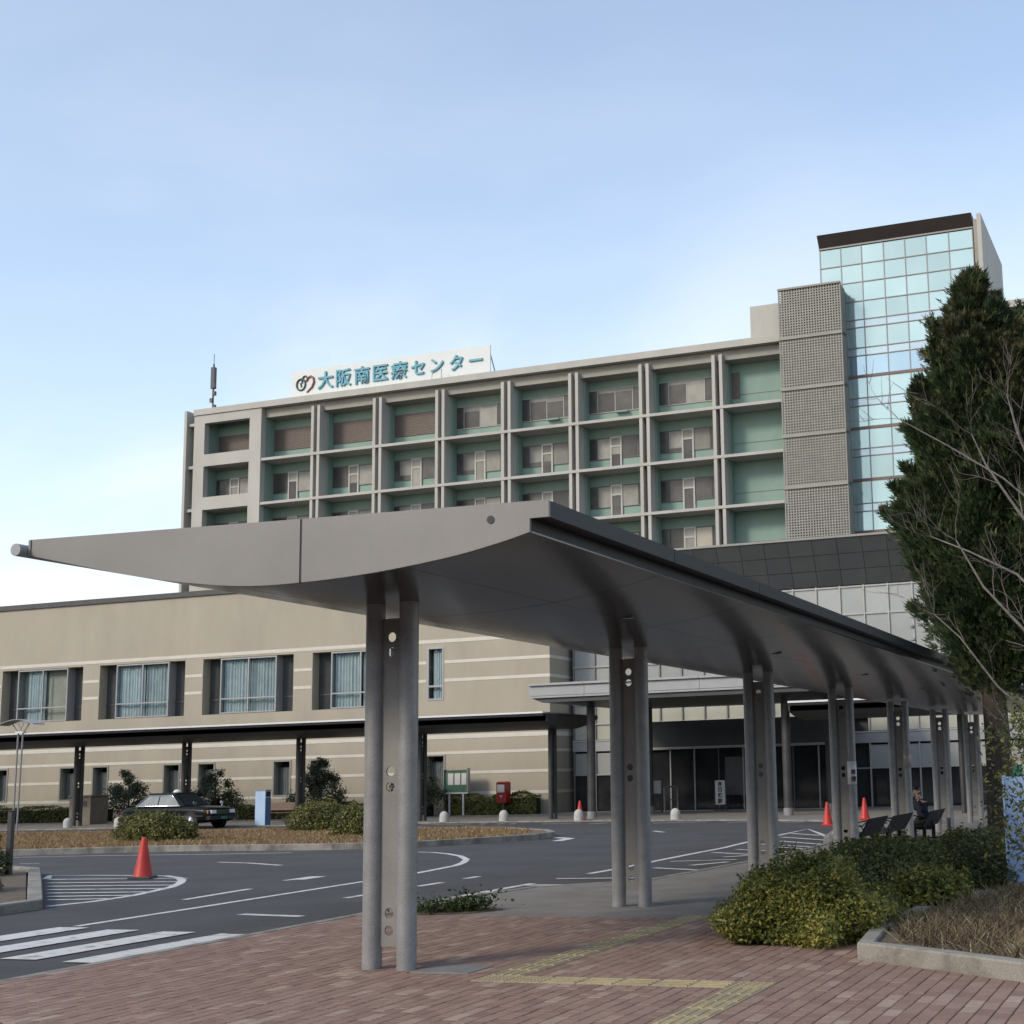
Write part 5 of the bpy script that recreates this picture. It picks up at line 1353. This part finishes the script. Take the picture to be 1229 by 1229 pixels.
# ---- conifer
def conifer(x, y, h):
    t = thing('conifer_tree', 'tall dark conifer beside the end of the long canopy at right', 'tree', (x, y, zg(y)))
    g = np.random.default_rng(77)
    b = MB().tube([(x, y, zg(y)-.1), (x+.02, y, 1.6), (x-.02, y, 3.6), (x+.05, y, 7), (x, y, h-.5)], [.26, .22, .19, .11, .02], 12)
    Ps = []; Ds = []; Ns = []; Pt = []; Dt = []
    def radius(z):
        f = (z-3.05)/(h-3.05)
        prof = np.interp(f, [0, .06, .16, .33, .5, .6, .7, .8, .9, 1], [.45, .9, 1.25, 1.48, 1.46, 1.36, 1.14, .80, .42, .04])
        return prof
    nb = 330
    for k in range(nb):
        z = 3.1+(h-3.1)*(k/nb)**.92; a = g.uniform(0, 2*np.pi)
        # uneven outline: a few sectors stick out
        r0 = .85*radius(z)*(.62+.48*g.random())*(1+.22*max(0, math.cos(a)))*(1+.12*math.sin(3*a+z*.9)+.08*math.sin(5*a-z*1.7))
        if g.random() < .10: r0 *= 1.15
        rise = r0*(.8+.7*g.random())
        L_ = np.array([math.cos(a)*r0, math.sin(a)*r0, rise])
        p0 = np.array([0, 0, z-rise*.9]); 
        if p0[2] < 2.7: p0[2] = 2.7
        if k % 3 == 0: b.tube([(x+p0[0], y+p0[1], p0[2]), tuple(np.array([x, y, 0])+p0+L_*.5+np.array([0, 0, -.04])), tuple(np.array([x, y, 0])+p0+L_*.93)], [.028, .016, .006], 4, False)
        m = int(90+300*r0)
        tt = 1.16-g.random(m)**1.5*.9
        C = p0+L_*tt[:, None]
        spread = (.035+.26*np.sqrt(r0)*np.maximum(1.06-tt, 0)**.8)[:, None]
        off = g.normal(0, 1, (m, 3))*spread*np.array([1, 1, .8])
        dirs = L_/np.linalg.norm(L_)+off/np.linalg.norm(off, axis=1)[:, None]*.75+np.array([0, 0, .5])
        hi = z > h-2.6 and g.random() < .55
        (Pt if hi else Ps).append(C+off); (Dt if hi else Ds).append(dirs)
    for (dx, dy, zt, zb_) in ((-.72, -.2, 9.35, 7.4), (.55, .1, 9.5, 7.6), (-1.15, .1, 8.1, 6.6), (.1, -.5, 9.0, 7.2), (1.1, -.2, 8.5, 6.8), (-.35, .3, 9.75, 8.2), (1.25, .3, 9.1, 7.2), (1.7, .1, 8.2, 6.4), (.85, .4, 9.6, 7.8)):
        for k in range(70):                                   # secondary leaders
            u = k/70; z = zb_+(zt-zb_)*u; a = g.uniform(0, 6.28); r0 = .42*(1-u)**.8*g.uniform(.5, 1.1)+.03; m = 22
            C = np.array([dx*(.55+.45*u), dy, z])+np.outer(g.random(m), np.array([math.cos(a)*r0, math.sin(a)*r0, r0*.8]))+g.normal(0, .045, (m, 3))
            dd = np.array([math.cos(a)*.7, math.sin(a)*.7, .9])+g.normal(0, .35, (m, 3))
            hi = g.random() < .35 and z > 7.6
            (Pt if hi else Ps).append(C); (Dt if hi else Ds).append(dd)
    def sprays(P, D, m, nm, s):
        P = np.concatenate(P); D = np.concatenate(D); n = len(P); D /= np.linalg.norm(D, axis=1)[:, None]
        # each spray: three narrow blades fanned in one plane
        A = g.normal(0, 1, (n, 3)); A -= D*(A*D).sum(1)[:, None]; A /= np.linalg.norm(A, axis=1)[:, None]
        Vs = []
        for ang, ln in ((-.55, .75), (0, 1.), (.55, .75)):
            d = D*math.cos(ang)+A*math.sin(ang); w = np.cross(d, np.cross(D, A)); w /= np.linalg.norm(w, axis=1)[:, None]
            l = (s*ln*g.uniform(.6, 1.3, n))[:, None]; V = np.empty((n, 4, 3))
            V[:, 0] = P; V[:, 1] = P+d*l*.45+w*l*.10; V[:, 2] = P+d*l; V[:, 3] = P+d*l*.45-w*l*.10; Vs.append(V)
        return mo(nm, quads(nm, np.concatenate(Vs), m), t)
    for o in (sprays(Ps, Ds, 'leaf_conifer', 'crown', .15), sprays(Pt, Dt, 'leaf_conifer_top', 'crown_top', .13)):
        o.location = (0, 0, -zg(y))
    b.build('trunk', 'bark_brown', t)
    return t
conifer(-3.34, 24.2, 10.2)

# ---- bare tree in front of it
bt = thing('bare_tree', 'pale leafless tree with thin branches in front of the conifer', 'tree', (-.95, 17.6, .1))
g = np.random.default_rng(5)
limbs = MB(); twigs = MB()
def grow(p, d, l, r_, depth):
    pts = [Vector(p)]; d = Vector(d).normalized(); rad = [r_]
    n = 6
    for i in range(n):
        d = (d+Vector(g.normal(0, .10, 3))+Vector((0, 0, .035))).normalized()
        pts.append(pts[-1]+d*l/n); rad.append(r_*(1-.62*(i+1)/n))
    (limbs if r_ > .009 else twigs).tube(pts, rad, 6 if r_ > .012 else 4, False)
    if depth <= 0: return
    for k in range(3 if depth > 1 else 4):
        i = int(g.integers(2, n+1)); a = Vector(g.normal(0, 1, 3)); a -= d*a.dot(d); a = a.normalized() if a.length > 1e-6 else Vector((1, 0, 0))
        grow(pts[i], d*.75+a*.62+Vector((0, 0, .12)), l*g.uniform(.42, .68), max(.0035, rad[i]*.62), depth-1)
def limb(pts, r0, r1, depth=2):
    pts = [Vector(p) for p in pts]; n = len(pts)
    r0 *= .72; r1 *= .75; rad = [r0+(r1-r0)*i/(n-1) for i in range(n)]
    limbs.tube(pts, rad, 7, False)
    for i in range(1, n):
        d = (pts[i]-pts[i-1]).normalized()
        for k in range(2 if i < n-1 else 3):
            a = Vector(g.normal(0, 1, 3)); a = (a-d*a.dot(d)).normalized()
            grow(pts[i-1].lerp(pts[i], g.random()) if i < n-1 else pts[i], d*.7+a*.7+Vector((0, 0, .15)), g.uniform(.4, .85), max(.0035, rad[i]*.5), depth-1)
TB = (-.95, 17.6, .1)
limb([TB, (-.97, 17.6, 1.2), (-1.05, 17.65, 2.2), (-1.1, 17.7, 3.2)], .085, .055, 1)
limb([(-1.0, 17.62, 1.9), (-1.5, 17.5, 2.6), (-2.0, 17.4, 3.2), (-2.45, 17.35, 3.75), (-2.75, 17.3, 4.35)], .04, .012)
limb([(-1.05, 17.65, 2.4), (-1.6, 17.8, 3.35), (-2.1, 17.9, 3.95), (-2.7, 18.0, 4.3), (-3.2, 18.1, 4.55)], .035, .010)
limb([(-1.1, 17.7, 3.1), (-1.55, 17.6, 4.0), (-2.0, 17.5, 4.7), (-2.35, 17.45, 5.3), (-2.5, 17.4, 5.7)], .04, .010)
limb([(-1.1, 17.7, 3.2), (-1.45, 17.9, 4.6), (-1.8, 18.0, 5.2), (-2.0, 18.0, 5.8), (-2.1, 18.0, 6.3)], .045, .010)
limb([(-1.15, 17.7, 3.4), (-1.4, 17.5, 4.7), (-1.55, 17.4, 5.3), (-1.7, 17.3, 5.8)], .035, .010)
limb([(-1.4, 17.9, 4.4), (-2.2, 17.9, 5.2), (-2.9, 17.85, 5.7), (-3.5, 17.8, 6.1)], .022, .007)
limb([(-1.0, 17.6, 1.6), (-1.7, 17.2, 1.9), (-2.3, 17.0, 2.5), (-2.7, 16.9, 3.1), (-3.0, 16.9, 3.4)], .03, .008)
limbs.build('trunk', 'bark_pale', bt); twigs.build('twigs', 'bark_twig', bt)['kind'] = 'stuff'

# ---- leafy shrub at the right edge, in front of the blue sign
t = thing('leafy_shrub', 'thin yellow-green leafy shrub hanging in front of the blue sign', 'shrub', (-1.42, 15.2, .14))
g = np.random.default_rng(12); b = MB(); P = []
for k in range(70):
    a = g.uniform(0, 6.28); l = g.uniform(.3, .72); h = g.uniform(.45, 2.05)
    e = (-1.42+l*math.cos(a)*1.0, 15.2+l*math.sin(a), .14+h)
    b.tube([(-1.42+.1*math.cos(a), 15.2+.1*math.sin(a), .1), (-1.42+l*.5*math.cos(a), 15.2+l*.5*math.sin(a), .14+h*.6), e], [.014, .008, .003], 4, False)
    m = 75; P.append(np.array(e)-np.array([0, 0, .12])+g.normal(0, .12, (m, 3)))
P = np.concatenate(P)-np.array([-1.42, 15.2, .14])
b.build('stem', 'bark_twig', t)
mo('foliage', leaf_mesh('foliage', P, np.tile([0, -.3, 1.], (len(P), 1)), .034, 'leaf_azalea_dark', .42, .7), t)

# ================================================================== PEOPLE
def skin_mesh(name, joints, edges, m, sub=2):
    me = bpy.data.meshes.new(name); me.from_pydata([j[0] for j in joints], edges, [])
    o = bpy.data.objects.new(name, me); COL.objects.link(o)
    md = o.modifiers.new('s', 'SKIN'); md.use_smooth_shade = True
    for i, j in enumerate(joints):
        r_ = j[1]; me.skin_vertices[0].data[i].radius = r_ if hasattr(r_, '__len__') else (r_, r_)
    me.skin_vertices[0].data[0].use_root = True
    sb = o.modifiers.new('u', 'SUBSURF'); sb.levels = sub; sb.render_levels = sub
    dg = bpy.context.evaluated_depsgraph_get()
    out_ = bpy.data.meshes.new_from_object(o.evaluated_get(dg)); out_.name = name
    bpy.data.objects.remove(o); out_.materials.clear(); out_.materials.append(MATS[m])
    for p in out_.polygons: p.use_smooth = True
    return out_
def head_mesh():
    b = MB(); n, m = 18, 14; vs = []; fs = []
    for j in range(m+1):
        ph = math.pi*j/m
        for i in range(n):
            th = 2*math.pi*i/n; d = Vector((math.sin(ph)*math.cos(th), math.sin(ph)*math.sin(th), math.cos(ph)))
            x, y, z = d.x*.098, d.y*.077, d.z*.122
            if z < 0: x *= 1+.25*z/.122; y *= 1+.32*z/.122                                  # narrower jaw
            face = max(0, d.x)
            if face > .9 and -.35 < d.z < .12 and abs(d.y) < .3: x += .024*(1-abs(d.y)/.3)*(1 if d.z < 0 else .45)   # nose
            if face > .75 and .08 < d.z < .3 and .2 < abs(d.y) < .55: x -= .010             # eye sockets
            if face > .8 and -.62 < d.z < -.45 and abs(d.y) < .3: x += .006                 # lips
            if d.z < -.8 and face > .1: x += .012                                           # chin
            if abs(d.y) > .93 and -.25 < d.z < .25: y += math.copysign(.014, d.y)           # ears
            vs.append((x, y, z))
    for j in range(m):
        for i in range(n): fs.append((j*n+i, j*n+(i+1) % n, (j+1)*n+(i+1) % n, (j+1)*n+i))
    return b.add(vs, fs, True)
def hand(p, d, n_):
    "palm + five bent fingers from wrist p along d (palm normal n_)"
    p = Vector(p); d = Vector(d).normalized(); n_ = Vector(n_); n_ = (n_-d*n_.dot(d)).normalized(); s = d.cross(n_)
    J = [(p, .024), (p+d*.045, (.036, .018)), (p+d*.085, (.038, .016))]; E = [(0, 1), (1, 2)]
    for k, (off, l) in enumerate(((-.030, .066), (-.010, .074), (.010, .070), (.028, .056))):
        a = p+d*.088+s*off; i = len(J)
        J += [(a, .0095), (a+d*l*.5+n_*l*.12, .009), (a+d*l*.8+n_*l*.45, .0075)]; E += [(2, i), (i, i+1), (i+1, i+2)]
    a = p+d*.03-s*.036; i = len(J); J += [(a, .012), (a+d*.03-s*.022+n_*.012, .0105), (a+d*.055-s*.02+n_*.03, .009)]; E += [(1, i), (i, i+1), (i+1, i+2)]
    return J, E
def seated_person(label, loc, rz, hands, jacket, trousers, lean=.08, k=1.):
    "sits at the origin facing +X, seat at z=.43; hands: wrist positions"
    t = thing('person', label, 'person', (0, 0, 0))
    hip = (0, 0, .53); sh_z = 1.0; lx = lean
    V = Vector
    # one continuous body
    J = [(hip, (.15, .12)), ((.02+lx*.3, 0, .72), (.135, .105)), ((.02+lx*.7, 0, .90), (.15, .10)), ((.03+lx, 0, 1.03), (.10, .075)), ((.05+lx, 0, 1.10), .055), ((.075+lx, 0, 1.19), .062)]
    E = [(0, 1), (1, 2), (2, 3), (3, 4), (4, 5)]; jk = [0, 1, 2, 3]; tr = []
    arms = []
    for s, w in ((-1, hands[0]), (1, hands[1])):
        sh = V((.03+lx, s*.185, 1.0)); w = V(w); mid = (sh+w)/2; el = mid+V((-.02, s*.05, -1)).normalized()*math.sqrt(max(.0, .27**2-((w-sh).length/2)**2)+.0004)
        i = len(J); J += [(sh, .062), (tuple(el), .045), (tuple(w), .03)]; E += [(3, i), (i, i+1), (i+1, i+2)]; arms.append((i, sh, el, w))
    for s in (-1, 1):
        i = len(J); J += [((.04, s*.09, .50), .09), ((.43, s*.10, .49), .062), ((.45, s*.105, .28), .056), ((.44, s*.11, .085), .04), ((.54, s*.115, .05), (.03, .022))]
        E += [(0, i), (i, i+1), (i+1, i+2), (i+2, i+3), (i+3, i+4)]; tr.append(i)
    mo('body', skin_mesh('body', [(tuple(a), b) for a, b in J], E, 'skin'), t)
    hd = mo('head', head_mesh().mesh('head', 'skin'), t, (.10+lx, 0, 1.255)); hd.rotation_euler = (0, R(12), 0)
    hr = MB(); n, m = 18, 9; vs = []; fs = []
    for j in range(m+1):
        ph = math.pi*.62*j/m
        for i in range(n):
            th = 2*math.pi*i/n; d = V((math.sin(ph)*math.cos(th), math.sin(ph)*math.sin(th), math.cos(ph)))
            back = max(0, -d.x); z = d.z*.138
            if d.x > .35 and z < .075: z = .075+.01*d.z
            vs.append((d.x*.106-.006 if d.x < .35 or d.z > .5 else d.x*.098, d.y*.088, z+.004*math.sin(9*th)))
    for j in range(m):
        for i in range(n): fs.append((j*n+i, j*n+(i+1) % n, (j+1)*n+(i+1) % n, (j+1)*n+i))
    hr.add(vs, fs, True); mo('hair', hr.mesh('hair', 'hair'), hd)
    for s in (-1, 1): mo('eye', MB().lathe([(.0, -.004), (.010, 0), (0, .004)], n=8).mesh('eye', 'black'), hd, (.089, s*.032, .022)).rotation_euler = (0, R(90), 0)
    # jacket
    JJ = [(J[q][0], tuple(v+.036 for v in (J[q][1] if hasattr(J[q][1], '__len__') else (J[q][1],)*2))) for q in range(4)]+[((.045+lx, 0, 1.10), .078)]
    EE = [(0, 1), (1, 2), (2, 3), (3, 4)]
    for (q, sh, el, w) in arms:
        i = len(JJ); JJ += [(tuple(sh), .088), (tuple(el), .068), (tuple(el.lerp(w, .93)), .046)]; EE += [(3, i), (i, i+1), (i+1, i+2)]
    mo('jacket', skin_mesh('jacket', [(tuple(a), b) for a, b in JJ], EE, jacket), t)
    TT = [((0, 0, .515), (.175, .145))]; ET = []
    for i in tr:
        a = len(TT); TT += [(J[i][0], .105), (J[i+1][0], .078), (J[i+2][0], .07), ((J[i+3][0][0], J[i+3][0][1], .12), .062)]; ET += [(0, a), (a, a+1), (a+1, a+2), (a+2, a+3)]
        sx = J[i+3][0]
        b = MB(); prof = [(-.06, .0), (.20, .0), (.215, .03), (.17, .065), (.06, .09), (.03, .12), (-.05, .12)]
        b.prism([(sx[0]+u, z) for u, z in prof], 'y', sx[1]-.055, sx[1]+.055); mo('shoe', b.mesh('shoe', 'shoe'), t)
    mo('trousers', skin_mesh('trousers', [(tuple(a), b) for a, b in TT], ET, trousers), t)
    for (q, sh, el, w) in arms:
        hJ, hE = hand(tuple(w), w-el, (-1, 0, .2)); mo('hand', skin_mesh('hand', [(tuple(a), b) for a, b in hJ], hE, 'skin', 1), t)
    t.location = loc; t.rotation_euler.z = rz; t.scale = (k,)*3
    return t
zb3 = zg(33)+.036
p1 = seated_person('person in a navy jacket on the furthest bench, one hand raised to the mouth', (-6.30, 32.9, zb3-.10), R(180+44), [(.17, -.05, 1.13), (.22, .07, 1.08)], 'jacket_navy', 'trouser_dark', .08, .95)
cupo = thing('drink_can', 'small can held to the mouth by the seated person', 'can', (0, 0, 0))
MB().lathe([(.026, 0), (.033, .012), (.033, .10), (.027, .115), (0, .115)], n=14).build('can_body', 'metal_light', cupo)
MB().lathe([(.025, .116), (.025, .119), (0, .119)], n=12).build('can_lid', 'chrome', cupo)
M_ = Matrix.Translation(p1.location) @ Matrix.Rotation(R(224), 4, 'Z') @ Matrix.Scale(.95, 4)
cupo.location = M_ @ Vector((.275, -.01, 1.14)); cupo.rotation_euler = (0, R(-20), 0)
zb1 = zg(26.3)+.036
seated_person('person in dark clothes on the nearest bench, mostly hidden by column and backrest', (-6.56, 26.95, zb1-.06), R(190), [(.40, -.14, .62), (.40, .14, .62)], 'trouser_dark', 'trouser_dark', .03, .80)

# ---- unseen wood behind the viewpoint, added for the glazing to mirror
g = np.random.default_rng(3)
V_ = []
for k in range(1150):
    a = g.uniform(-85, 112)+180; r_ = g.uniform(62, 80); c = np.array([r_*math.sin(R(a))*1.25, r_*math.cos(R(a)), 0])
    h = g.uniform(9, 21); n = 80
    P = g.normal(0, 1, (n, 3)); P /= np.linalg.norm(P, axis=1)[:, None]; P = P*np.array([3.2, 3.2, h*.5])+c+np.array([0, 0, h*.5])
    A = g.normal(0, 1, (n, 3)); A /= np.linalg.norm(A, axis=1)[:, None]; B = np.cross(A, g.normal(0, 1, (n, 3))); B /= np.linalg.norm(B, axis=1)[:, None]
    V = np.empty((n, 4, 3)); V[:, 0] = P-A*.8; V[:, 1] = P+B*.6; V[:, 2] = P+A*.8; V[:, 3] = P-B*.6; V_.append(V)
V_ = np.concatenate(V_); V_[:, :, 2] = np.maximum(V_[:, :, 2], -.05)
tag(mo('unseen_wood', quads('unseen_wood', V_, 'leaf_tree')), 'unseen wood behind the viewpoint, added for the glazing to mirror', 'wood', kind='stuff')
